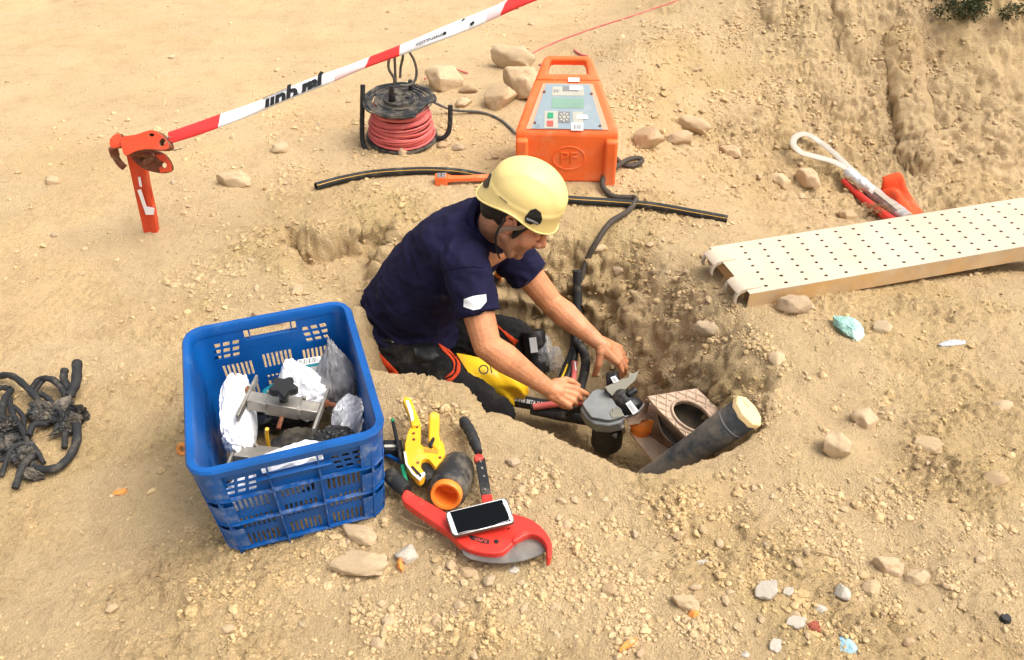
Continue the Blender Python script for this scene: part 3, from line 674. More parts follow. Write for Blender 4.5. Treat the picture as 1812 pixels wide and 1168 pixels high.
# ------------------------------------------------------------------ object materials
DU = (0.55, 0.42, 0.26)
M = dict(
 blue=mat("blue_plastic", (.002, .078, .29), .42, dust=.07, dscale=11, bump=.1, bscale=40, var=.22, dustcol=(.22, .33, .42)),
 blue_rib=mat("scuffed_blue_plastic", (.002, .078, .29), .5, dust=.38, dscale=26, var=.22, dustcol=(.42, .44, .44)),
 blue_in=mat("blue_plastic_inner", (.002, .070, .27), .5, dust=.2, dscale=13, var=.2),
 navy=mat("navy_cotton", (.012, .011, .035), .92, var=.25, vscale=12, bump=.35, bscale=300, spec=.15, dust=.02, dscale=6),
 trouser=mat("black_workwear", (.017, .016, .016), .9, var=.3, vscale=10, bump=.4, bscale=220, spec=.2, dust=.20, dscale=7, dustcol=(.20, .155, .10)),
 orange_cloth=mat("orange_cloth", (.72, .07, .015), .85, dust=.2, dscale=16),
 skin=mat("skin", (.6, .3, .17), .52, attr="skin", var=.16, vscale=26, bump=.28, bscale=150, sss=.05, spec=.42),
 hair=mat("dark_hair", (.018, .012, .009), .6, bump=.6, bscale=180),
 helmet=mat("cream_yellow_shell", (.80, .62, .24), .42, var=.05, vscale=5, dust=.26, dscale=20, dustcol=(.50, .37, .16), bump=.05, bscale=60),
 black=mat("black_plastic", (.014, .014, .014), .45, dust=.22, dscale=18, dustcol=(.32, .26, .18)),
 blackdirty=mat("dirty_black_plastic", (.022, .022, .022), .55, dust=.5, dscale=16, dustcol=(.36, .29, .2), bump=.3, bscale=50),
 tarpipe=mat("mud_streaked_pipe", (.055, .062, .068), .65, dust=.60, dscale=8, dustcol=(.40, .31, .19), bump=.3, bscale=40),
 rubber=mat("black_rubber", (.02, .02, .02), .7, dust=.3, dscale=20, dustcol=(.3, .25, .17)),
 browncable=mat("dusty_cable_jacket", (.055, .042, .03), .7, dust=.35, dscale=12, dustcol=(.25, .19, .12)),
 grey_lead=mat("grey_lead", (.10, .095, .08), .6, dust=.3),
 redwire=mat("red_wire", (.63, .13, .115), .55, var=.15, dust=.35, dscale=22, dustcol=(.62, .36, .28)),
 red=mat("red_paint", (.66, .035, .022), .4, var=.1, dust=.22, dscale=13, dustcol=(.6, .33, .2), coat=.1),
 stake=mat("orange_red_paint", (.62, .065, .02), .55, var=.2, dust=.25, dscale=11, dustcol=(.45, .25, .14), bump=.2, bscale=35),
 rust=mat("rust", (.17, .055, .025), .85, var=.35, vscale=25, dust=.35, dscale=20, bump=.4, bscale=60),
 rustplate=mat("rusty_steel", (.50, .36, .25), .85, var=.25, vscale=18, dust=.65, dscale=14, dustcol=(.56, .42, .29), bump=.5, bscale=70),
 rustdark=mat("rusty_web", (.19, .11, .07), .85, var=.4, vscale=22, dust=.55, dscale=13, dustcol=(.42, .31, .21), bump=.5, bscale=60),
 orange=mat("orange_plastic", (.86, .145, .028), .5, var=.08, vscale=6, dust=.42, dscale=9, dustcol=(.72, .34, .17), bump=.08, bscale=70),
 orange2=mat("orange_insert", (.88, .24, .03), .4, dust=.12),
 panel=mat("grey_blue_panel", (.27, .34, .37), .38, var=.05, dust=.25, dscale=20, dustcol=(.52, .50, .44)),
 panelrim=mat("clear_pink_panel_rim", (.80, .36, .22), .35, var=.05),
 lcd=mat("lcd_glass", (.22, .36, .27), .18, var=.12, vscale=9),
 ivory=mat("ivory_plastic", (.46, .44, .36), .5),
 white=mat("white_label", (.80, .79, .76), .6, var=.04, dust=.1),
 ink=mat("black_ink", (.015, .015, .016), .6),
 inkgrey=mat("grey_ink", (.22, .22, .22), .6),
 green=mat("green_button", (.02, .30, .13), .4),
 redbtn=mat("red_button", (.70, .09, .07), .4),
 tapew=mat("white_tape", (.82, .80, .79), .42, var=.03, vscale=14, bump=.25, bscale=18),
 taper=mat("red_tape", (.80, .045, .04), .4, var=.05, bump=.25, bscale=18),
 tapep=mat("pinkish_tape", (.84, .62, .60), .42, var=.03),
 yellow=mat("yellow_paint", (.80, .42, .018), .42, var=.08, dust=.3, dscale=20, dustcol=(.62, .48, .26)),
 bagyellow=mat("yellow_film", (.82, .50, .015), .4, var=.1, vscale=9, dust=.12),
 bladesteel=mat("worn_blade_steel", (.17, .16, .145), .5, metal=.5, var=.25, vscale=18, dust=.35, dscale=16, dustcol=(.38, .33, .25)),
 steel=mat("brushed_steel", (.36, .33, .28), .42, metal=.8, var=.2, vscale=30, dust=.3, dscale=22, dustcol=(.45, .38, .29)),
 alu=mat("cast_aluminium", (.235, .245, .24), .5, metal=.35, var=.15, vscale=12, dust=.3, dscale=18, dustcol=(.40, .36, .29), bump=.1),
 olive=mat("olive_zinc_plate", (.25, .235, .185), .5, metal=.45, var=.2, dust=.3, dscale=15, dustcol=(.38, .32, .23)),
 bagwhite=mat("white_film_bag", (.78, .78, .79), .5, var=.06, vscale=12, dust=.12, dscale=18, bump=.2, bscale=30),
 film=mat("clear_film", (.55, .55, .55), .18, var=.2, vscale=25, alpha=.30, spec=.8, bump=.5, bscale=40),
 filmgrey=mat("smoky_film", (.30, .29, .29), .2, var=.35, vscale=22, alpha=.72, spec=.7, bump=.5, bscale=35),
 teal=mat("teal_tool_plastic", (.012, .25, .31), .42, dust=.15),
 cream=mat("cream_painted_deck", (.53, .44, .33), .7, var=.10, vscale=5, dust=.5, dscale=7, dustcol=(.62, .47, .29), bump=.1, bscale=50),
 creamedge=mat("worn_cream_edge", (.50, .375, .23), .7, var=.25, vscale=6, dust=.85, dscale=7, dustcol=(.58, .33, .11), bump=.2, bscale=40),
 creamcap=mat("cream_cap", (.86, .62, .30), .5, var=.05, dust=.1),
 nylon=mat("white_nylon", (.42, .37, .30), .4, var=.05),
 silver=mat("silver_foil", (.55, .53, .51), .32, metal=.4, var=.3, vscale=30, bump=.5, bscale=60),
 screen=mat("phone_screen", (.004, .005, .006), .12, spec=.10, var=.0),
 phonew=mat("phone_white", (.80, .78, .75), .3, var=.02),
 case=mat("brown_case", (.10, .07, .045), .5),
 turq=mat("turquoise_lump", (.30, .52, .44), .55, var=.2, vscale=20, dust=.55, dscale=14, dustcol=(.62, .62, .52), bump=.5, bscale=50),
 clay=mat("orange_clay", (.72, .27, .06), .7, var=.15),
 brick=mat("brick_red", (.30, .08, .045), .85, var=.25, bump=.5),
 paleblue=mat("pale_blue_scrap", (.33, .52, .60), .6, var=.15, dust=.3),
 slate=mat("blue_grey_shard", (.45, .46, .47), .6, var=.15, dust=.45),
 leaf=mat("dark_leaf", (.055, .062, .022), .75, var=.4, vscale=30, dust=.3, dscale=9, dustcol=(.25, .19, .09)),
 twig=mat("dry_twig", (.30, .20, .10), .9),
 boot=mat("dirty_boot_leather", (.05, .035, .022), .85, dust=.6, dscale=14, dustcol=(.34, .25, .15), bump=.5, bscale=40),
 strap=mat("grey_brown_webbing", (.20, .13, .09), .85),
)

M['mud'] = mat('wet_mud', (.06, .045, .028), .9, var=.4, vscale=30, bump=.6, bscale=50)
# ------------------------------------------------------------------ blue crate
def crate():
    W0, W1, D0, D1, HH = .372, .414, .465, .518, .342
    fl = Pz(408, 988, .058); a = math.atan2(.136, .407)
    R = RZ(a); c = fl + R @ V(W0 / 2 + .01, D0 / 2, 0); c[2] = .057
    t = thing("crate", "blue slatted plastic crate filled with fittings and white bags, left of the worker", "crate", c, R)
    r = .04
    per = []                              # unrolled perimeter: straight lengths and rounded corners
    L1 = W1 - 2 * r; L2 = D1 - 2 * r; arc = r * PI / 2; tot = 2 * L1 + 2 * L2 + 4 * arc
    def pos(u, v, off=0.0):
        k = v / HH; W = W0 + (W1 - W0) * k; D = D0 + (D1 - D0) * k; l1 = W - 2 * r; l2 = D - 2 * r; u = u % tot
        seg = [(L1, 'x-'), (arc, 0), (L2, 'y+'), (arc, 1), (L1, 'x+'), (arc, 2), (L2, 'y-'), (arc, 3)]
        for ln, kd in seg:
            if u <= ln + 1e-9:
                q = u / ln
                if kd == 'x-': return V(-l1 / 2 + q * l1, -D / 2 - off, v)
                if kd == 'y+': return V(W / 2 + off, -l2 / 2 + q * l2, v)
                if kd == 'x+': return V(l1 / 2 - q * l1, D / 2 + off, v)
                if kd == 'y-': return V(-W / 2 - off, l2 / 2 - q * l2, v)
                cx, cy = [(l1 / 2, -l2 / 2), (l1 / 2, l2 / 2), (-l1 / 2, l2 / 2), (-l1 / 2, -l2 / 2)][kd]
                th = -PI / 2 + kd * PI / 2 + q * PI / 2
                return V(cx + (r + off) * math.cos(th), cy + (r + off) * math.sin(th), v)
            u -= ln
        return pos(0, v, off)
    holes = []; starts = [(0, L1, True), (L1 + arc, L2, False), (L1 + L2 + 2 * arc, L1, True), (2 * L1 + L2 + 3 * arc, L2, False)]
    for s0, ln, hand in starts:
        def H(u0, u1, v0, v1, sh=0): holes.append([(s0 + u0 * ln, v0 * HH), (s0 + u1 * ln, v0 * HH), (s0 + u1 * ln + sh, v1 * HH), (s0 + u0 * ln + sh, v1 * HH)])
        if hand:
            H(.29, .71, .832, .925)
            for sgn, u0 in ((1, .02), (-1, .77)):
                for j in range(3):
                    for i in range(3): H(u0 + i * .075 - sgn * (2 - j) * .012 + (.02 if sgn > 0 else .0), u0 + i * .075 + .052 - sgn * (2 - j) * .012 + (.02 if sgn > 0 else 0), .70 + j * .057, .738 + j * .057, sgn * .004)
        cols = [(.03, .29), (.37, .63), (.71, .97)]
        for ci, (c0, c1) in enumerate(cols):
            rows = [(.50, .635), (.30, .435), (.10, .235)] if ci != 1 else [(.535, .67), (.325, .46), (.115, .25)]
            for v0, v1 in rows:
                nsl = 7 if hand else 9; wd = (c1 - c0) / nsl
                for i in range(nsl): H(c0 + i * wd, c0 + i * wd + wd * .55, v0, v1)
    ex = []
    for s0 in (L1, L1 + arc + L2, 2 * L1 + L2 + 2 * arc, 2 * L1 + 2 * L2 + 3 * arc):
        for k in range(7): ex.append(((s0 + arc * k / 6, 0), (s0 + arc * k / 6, HH)))
    sh = MB().plate([(0, 0), (tot, 0), (tot, HH), (0, HH)], holes, .004, lambda u, v, d: pos(min(u, tot - 1e-7), v, -d), 0, ex)
    obj("wall", sh, M['blue'], t, False, 30)
    rim = MB(); n = 96
    rings = [[pos(tot * k / n, HH - .022, .0015), pos(tot * k / n, HH - .022, .013), pos(tot * k / n, HH - .003, .015), pos(tot * k / n, HH + .004, .010), pos(tot * k / n, HH + .004, -.004), pos(tot * k / n, HH - .004, -.0075), pos(tot * k / n, HH - .022, -.006)] for k in range(n)]
    rings.append(rings[0]); rim.loft(rings, 0, False); obj("rim", rim, M['blue'], t, False, 40)
    rb = MB()
    for v in (.035, .135, .228):          # outside ledges with the upright fins between them
        rg = [[pos(tot * k / n, v, .001), pos(tot * k / n, v, .012), pos(tot * k / n, v + .004, .0125), pos(tot * k / n, v + .004, .001)] for k in range(n)]; rg.append(rg[0]); rb.loft(rg, 0, False)
    for s0, ln, hand in starts:
        for q in (-.04, .33, .67, 1.04):
            u = s0 + q * ln
            for v0, v1 in ((.002, .0345), (.0395, .1345), (.1395, .2275), (.2325, .3195)):
                p = [pos(u - .002, v0, .001), pos(u + .002, v0, .001), pos(u + .002, v0, .0115), pos(u - .002, v0, .0115), pos(u - .002, v1, .001), pos(u + .002, v1, .001), pos(u + .002, v1, .0115), pos(u - .002, v1, .0115)]
                rb.add(p, [(3, 2, 1, 0), (4, 5, 6, 7), (0, 1, 5, 4), (1, 2, 6, 5), (2, 3, 7, 6), (3, 0, 4, 7)])
    for s0 in (L1, L1 + arc + L2, 2 * L1 + L2 + 2 * arc, 2 * L1 + 2 * L2 + 3 * arc):   # stepped corner aprons
        for v0, v1, off in ((.2325, .3195, .0095), (.1395, .21, .0085), (.0395, .12, .0085)):
            g = [[pos(s0 - .012 + (arc + .024) * k / 8, v0, off), pos(s0 - .012 + (arc + .024) * k / 8, v1, off + .002)] for k in range(9)]
            rb.add([p for q in g for p in q], [(2 * k, 2 * k + 2, 2 * k + 3, 2 * k + 1) for k in range(8)])
    obj("rib", rb, M['blue_rib'], t, False, 30)
    for sy in (-1, 1):
        hd = MB(); hd.box((0, sy * (D1 / 2 + .004), HH * .822), (.17, .012, .005)); hd.box((0, sy * (D1 / 2 + .004), HH * .935), (.17, .012, .005))
        obj("handle_grip", hd, M['blue'], t, False, 30, .002)
    fl_ = MB().plate([(-W0 / 2 + .02, -D0 / 2 + .02), (W0 / 2 - .02, -D0 / 2 + .02), (W0 / 2 - .02, D0 / 2 - .02), (-W0 / 2 + .02, D0 / 2 - .02)],
        [[(x, y), (x + .012, y), (x + .012, y + .07), (x, y + .07)] for x in np.arange(-.14, .14, .026) for y in (-.19, -.095, 0, .095)], .004, lambda u, v, d: V(u, v, .008 - d))
    obj("floor_grate", fl_, M['blue_in'], t, False, 0)
    return c, R
CR_C, CR_R = crate()
def CL(x, y, z): return CR_C + CR_R @ V(x, y, z + .028)
def crate_contents():
    def bag(name, label, c, rad, rz, tilt, seed, m='bagwhite', amp=.2, cat="bag", sharp=1.9, axis=(1, 0, 0)):
        amp *= 1.5; R = CR_R @ RZ(rz) @ np.array(Matrix.Rotation(tilt, 3, Vector(axis)))
        mb = crumple(CL(*c), rad, R, amp, seed, 5, sharp); o = obj(name, mb, M[m], None, True, 32, loc=CL(*c)); tag(o, label, cat); return o
    bag("plastic_bag", "tall crumpled white bag standing along the left wall inside the blue crate", (-.118, .045, .165), (.050, .155, .115), -.16, .42, 3)
    bag("plastic_bag", "white bag in the middle of the blue crate, behind the steel clamp", (.050, .11, .150), (.100, .085, .095), -.6, .35, 8)
    bag("plastic_bag", "flat white bag at the front wall inside the blue crate", (-.045, -.176, .150), (.150, .058, .125), .25, .15, 12)
    bag("plastic_bag", "white bag in the right corner of the blue crate, before the smoky film", (.148, -.02, .150), (.050, .09, .085), -.5, .2, 15)
    bag("plastic_bag", "black bag beneath everything at the front right inside the blue crate", (.10, -.12, .15), (.085, .06, .07), .2, 0, 19, 'black')
    bag("plastic_bag", "black bag filling the rear bottom of the blue crate", (.0, .15, .055), (.15, .07, .045), .0, 0, 21, 'black')
    bag("plastic_bag", "black bag filling the middle bottom of the blue crate", (-.02, -.04, .06), (.14, .12, .048), .3, 0, 23, 'blackdirty')
    b = MB(); v, f = ico(5); d = fbm(v + 50, 2.4, 4, .55, True) - .5
    v = v * (1 + .16 * d)[:, None]; top = np.clip(v[:, 2], 0, 1); v = v * np.column_stack([1 - .72 * top, 1 - .72 * top, np.ones(len(v))]); v = v * V(.055, .05, .12)
    b.add(v @ (CR_R @ RZ(.2)).T + CL(.145, .105, .185), f); o = obj("film_bag", b, M['filmgrey'], None, True, 180, loc=CL(.145, .105, .1))
    tag(o, "smoky see through bag with pointed top at the right wall of the blue crate", "bag")
    # teal tool case
    c = CL(.095, .185, .15); t = thing("tool_case", "teal plastic case with a white label at the rear wall of the blue crate", "case", c, CR_R @ RZ(-.05))
    mb = MB().box((0, 0, 0), (.10, .035, .075)); mb.box((0, -.006, .042), (.09, .03, .012)); obj("body", mb, M['teal'], t, False, 30, .006, 3)
    mb = MB().box((-.01, -.0195, .03), (.062, .002, .02)); mb.box((-.01, -.006, .0492), (.062, .026, .0015)); lb = obj("label", mb, M['white'], t, False, 30)
    mb = MB()
    for k in range(12): mb.box((-.035 + k * .0042, -.006, .0502), (.0014 + .0012 * (k % 3 == 0), .02, .0005))
    obj("barcode", mb, M['ink'], lb, False, 0)
    # steel pipe clamps: two cross plates joined by square bars, star knob on a screw
    def clamp(label, c, rz, tilt, knob):
        R = CR_R @ RZ(rz) @ np.array(Matrix.Rotation(tilt, 3, Vector((0, 1, 0))))
        t = thing("pipe_clamp", label, "clamp", CL(*c), R)
        for sx in (-1, 1): obj("bar", MB().box((sx * .062, 0, 0), (.055, .036, .034)), M['steel'], t, False, 30, .002)
        mb = MB(); mb.box((0, 0, .001), (.085, .044, .040)); obj("sleeve", mb, M['steel'], t, False, 30, .002)
        for sx in (-1, 1):
            mb = MB().box((sx * .094, .004, .004), (.0075, .150, .024)); p = obj("cross_plate", mb, M['steel'], t, False, 30, .0015)
            mb = MB().lathe([(0, 0), (.011, 0), (.011, .008), (.006, .008), (.006, .022), (.004, .026), (0, .026)], 6, (sx * .098, .03, .004), (sx, 0, 0)); obj("bolt", mb, M['rust'], p, False, 30)
        for sx in (-1, 1):
            for sy in (-1, 1): obj("clip", MB().box((sx * .044, sy * .0225, .012), (.012, .006, .02)), M['steel'], t, False, 30, .001)
        if knob:
            mb = MB().lathe([(0, .02), (.011, .02), (.012, .055), (.0, .055)], 16); 
            rings = []
            for z, k in ((.052, .9), (.056, 1), (.070, 1), (.074, .9)):
                rings.append([V(math.cos(a) * (.031 + .006 * math.cos(5 * a)) * k, math.sin(a) * (.031 + .006 * math.cos(5 * a)) * k, z) for a in [2 * PI * i / 50 for i in range(50)]])
            mb.loft(rings); obj("star_knob", mb, M['black'], t, False, 40)
        mb = MB().tube([(0.0, -.02 - .005 * 0, -.02), (0, -.05, -.03)], .006, 10)
        obj("screw", mb, M['rust'], t, False, 40)
    clamp("steel pipe clamp with black star knob on top of the things in the blue crate", (.0, -.005, .222), -.40, .16, True)
    clamp("lower steel clamp half buried under the white bags in the blue crate", (-.055, -.09, .135), -.35, .12, False)
    mb = MB().tube(spline([CL(-.155, .0, .10), CL(-.15, .02, .19), CL(-.14, .05, .24)], 6), .004, 8); tag(obj("yellow_cable", mb, M['yellow'], None, loc=CL(-.15, .02, .1)), "thin yellow cable sticking up at the left wall inside the blue crate", "cable")
    mb = MB().tube(spline([CL(-.06, -.03, .10), CL(-.055, -.04, .17), CL(-.05, -.05, .20)], 6), .005, 8); tag(obj("yellow_cable", mb, M['yellow'], None, loc=CL(-.055, -.04, .1)), "short yellow cable upright beside the tall white bag in the crate", "cable")
    mb = MB().lathe([(.004, 0), (.028, .002), (.03, .01), (.03, .075), (.022, .082), (.001, .084)], 24, CL(-.045, .15, .12), CR_R @ V(.9, .2, .3)); tag(obj("fitting", mb, M['teal'], None, loc=CL(-.03, .15, .12)), "dark teal round fitting between the two large white bags in the crate", "fitting")
crate_contents()

# ------------------------------------------------------------------ barrier tape and red stake
def tape():
    pts = [(300, 244, 2.80), (420, 203, 2.80), (560, 146, 2.80), (700, 92, 2.79), (820, 45, 2.78), (930, -3, 2.77), (1100, -75, 2.76)]
    P = spline([Py(*p) for p in pts], 20); ds = np.r_[0, np.cumsum(np.linalg.norm(np.diff(P, axis=0), axis=1))]
    t = thing("barrier_tape", "red and white striped barrier tape with black lettering stretched from the red stake", "tape", P[0])
    def at(s):
        p = V(*[np.interp(s, ds, P[:, k]) for k in range(3)]); q = V(*[np.interp(s + .01, ds, P[:, k]) for k in range(3)]); q0 = V(*[np.interp(s - .01, ds, P[:, k]) for k in range(3)])
        a = unit(q - q0); n = unit(V(0, -.62, .78) - a * (V(0, -.62, .78) @ a)); return p, a, n, np.cross(n, a)
    def half(s): return .0215 + .0028 * math.sin(s * 5 + .6) + .002 * math.sin(s * 13)
    def sx(x):                              # arc length at the surveyed column x
        xs = []
        for p in P:
            d = p - V(0, 0, CAM_H); xs.append(906 + FPX * d[0] / (d[1] * math.cos(CAM_P) - d[2] * math.sin(CAM_P)))
        return float(np.interp(x, xs, ds))
    def band(name, x0, x1, m, k0=12, k1=12):
        s0, s1 = sx(x0), sx(x1); mb = MB(); n = 18; rings = []
        for i in range(n + 1):
            f = i / n; ring = []
            for j in range(14):
                th = 2 * PI * j / 14; cw, sn = math.cos(th), math.sin(th)
                s = s0 + (s1 - s0) * f + (k0 * (1 - f) + k1 * f) * .0011 * cw
                p, a, nn, ww = at(s); h = half(s)
                ring.append(p + ww * h * math.copysign(abs(cw) ** .7, cw) + nn * (.0075 * math.copysign(abs(sn) ** .8, sn) + .0016 * math.sin(s * 21 + 3 * cw)))
            rings.append(ring)
        mb.loft(rings, 0, True); obj(name, mb, M[m], t, True, 60)
    band("red_band", 300, 390, 'taper', 0, 10); band("white_band", 390, 596, 'tapew', 10, 14); band("pink_band", 596, 652, 'tapep', 14, 14)
    band("red_band", 652, 709, 'taper', 14, 8); band("white_band", 709, 864, 'tapew', 8, 12); band("pink_band", 864, 893, 'tapep', 12, 20); band("red_band", 893, 1000, 'taper', 20, 10); band("white_band", 1000, 1100, 'tapew', 10, 0)
    def put(s_, size, x, woff, clipv=None, sxx=1.0):
        p, a, n, ww = at(sx(x)); R = np.column_stack([-a, -ww, n]); mb = MB()
        text(mb, s_, size, p + ww * woff + n * .0095, R, 0, .0004, sxx, clipv); obj("lettering", mb, M['ink'], t, True, 0)
    # the words run upside down and the fold hides the tops of the tall letters
    def put_clip(x):
        p, a, n, ww = at(sx(x)); v, f = text_vf("jarquil", .084, .0004, .0034, .25); v[:, 0] *= 1.12
        bm = bmesh.new(); vv = [bm.verts.new(q) for q in v]
        for q in f:
            try: bm.faces.new([vv[i] for i in q])
            except ValueError: pass
        bmesh.ops.bisect_plane(bm, geom=bm.verts[:] + bm.edges[:] + bm.faces[:], plane_co=(0, .002, 0), plane_no=(0, 1, 0), clear_outer=True)
        bm.verts.index_update(); v = np.array([q.co[:] for q in bm.verts]); f = [tuple(q.index for q in k.verts) for k in bm.faces]; bm.free()
        mb = MB().add(p - ww * .0205 + n * .0095 + v @ np.column_stack([-a, -ww, n]).T, f); obj("lettering", mb, M['ink'], t, True, 0)
    put_clip(522); put("construcción", .017, 490, .014, None, 1.1); put("construcción", .021, 764, -.009, None, 1.05)
    mb = MB()
    for x, w, sz in ((788, -.007, (.011, .010)), (836, -.012, (.016, .009)), (823, .014, (.012, .005))):
        p, a, n, ww = at(sx(x)); mb.box(p + ww * w + n * .0092, (sz[0], sz[1], .0008), np.column_stack([unit(a + .35 * ww), unit(ww - .35 * a), n]))
    obj("letter_end", mb, M['ink'], t, True, 0)
tape()
def facing(pxs, y, th, holes=(), mb=None, mi=0, tilt=.5, edge_mi=None):
    """an upright plate at distance y leaning back by `tilt`, cut to surveyed corners"""
    o = Py(*pxs[0], y); return slab(pxs, 0, th, holes, mb, mi, edge_mi, V(0, -math.cos(tilt), math.sin(tilt)), o)
def stake():
    b = GP(265, 410); y = b[1]
    t = thing("barrier_stake", "bent orange red steel stake with a twisted clamp head holding the barrier tape", "stake", b)
    mb = facing([(222, 268), (243, 268), (270, 345), (271, 432), (259, 433)], y - .006, .006, tilt=.0)
    mb2 = facing([(243, 268), (252, 268), (262, 330), (272, 375), (281, 432), (271, 433), (262, 360)], y - .012, .03, [circ(265, 386, 2.6, 5)], tilt=.0)
    obj("post", mb, M['stake'], t, True, 30, .0015); obj("post_flange", mb2, [M['stake']], t, True, 30, .0015)
    mb = facing([(243, 337), (249, 335), (259, 366), (273, 369), (272, 380), (258, 380)], y - .017, .003, tilt=.0); obj("white_stripe", mb, M['tapew'], t, True, 30)
    mb = facing([(244, 314), (248, 313), (251, 331), (247, 330)], y - .017, .003, tilt=.0); obj("white_stripe", mb, M['tapew'], t, True, 30)
    mb = facing(smoothpoly([(214, 243), (240, 238), (266, 230), (282, 236), (296, 250), (299, 262), (286, 266), (262, 264), (240, 268), (222, 276), (215, 262)], 3), y - .06, .045, [circ(268, 239, 4.5, 2.6), circ(287, 252, 5, 7, 12, .4)], tilt=.55, edge_mi=1)
    obj("clamp_plate", mb, [M['stake'], M['rust']], t, True, 30, .003)
    mb = facing(smoothpoly([(232, 276), (262, 264), (290, 273), (303, 290), (304, 303), (285, 307), (252, 298)], 3), y - .02, .014, [circ(290, 293, 5)], tilt=.35, mi=0, edge_mi=1)
    obj("lower_jaw", mb, [M['rust'], M['rust']], t, True, 30, .002)
    mb = facing([(272, 274), (291, 273), (303, 290), (304, 303), (284, 306), (281, 297), (296, 290), (284, 284)], y - .024, .003, [circ(290, 293, 5)], tilt=.35); obj("paint_patch", mb, M['stake'], t, True, 30)
    mb = MB().tube(spline([Py(x_, y_, y - .03) for x_, y_ in ((242, 270), (256, 272), (268, 276), (262, 284), (250, 290))], 8), [.012, .016, .017, .017, .016, .015] + [.014] * 27, 8, 0); obj("tie_wire", mb, M['rust'], t, True, 60)
    mb = facing(smoothpoly([(194, 246), (206, 236), (214, 240), (216, 258), (207, 262), (195, 261)], 2), y - .05, .03, tilt=.5, edge_mi=1); obj("hook_plate", mb, [M['stake'], M['rust']], t, True, 30, .002)
    mb = MB().tube(spline([Py(x_, y_, y - .025) for x_, y_ in ((200, 262), (205, 278), (213, 290), (221, 297))], 6), [.017] * 6 + [.013] * 13, 10); obj("hook_end", mb, M['rust'], t, True, 60)
    for pts in (((283, 250), (292, 246), (303, 242)), ((291, 262), (305, 266), (322, 263)), ((290, 256), (298, 254), (303, 250))):
        mb = MB().tube(spline([Py(a, c, y - .05) for a, c in pts], 5), .0022, 6); obj("wire_end", mb, M['steel'], t, True, 60)
stake()

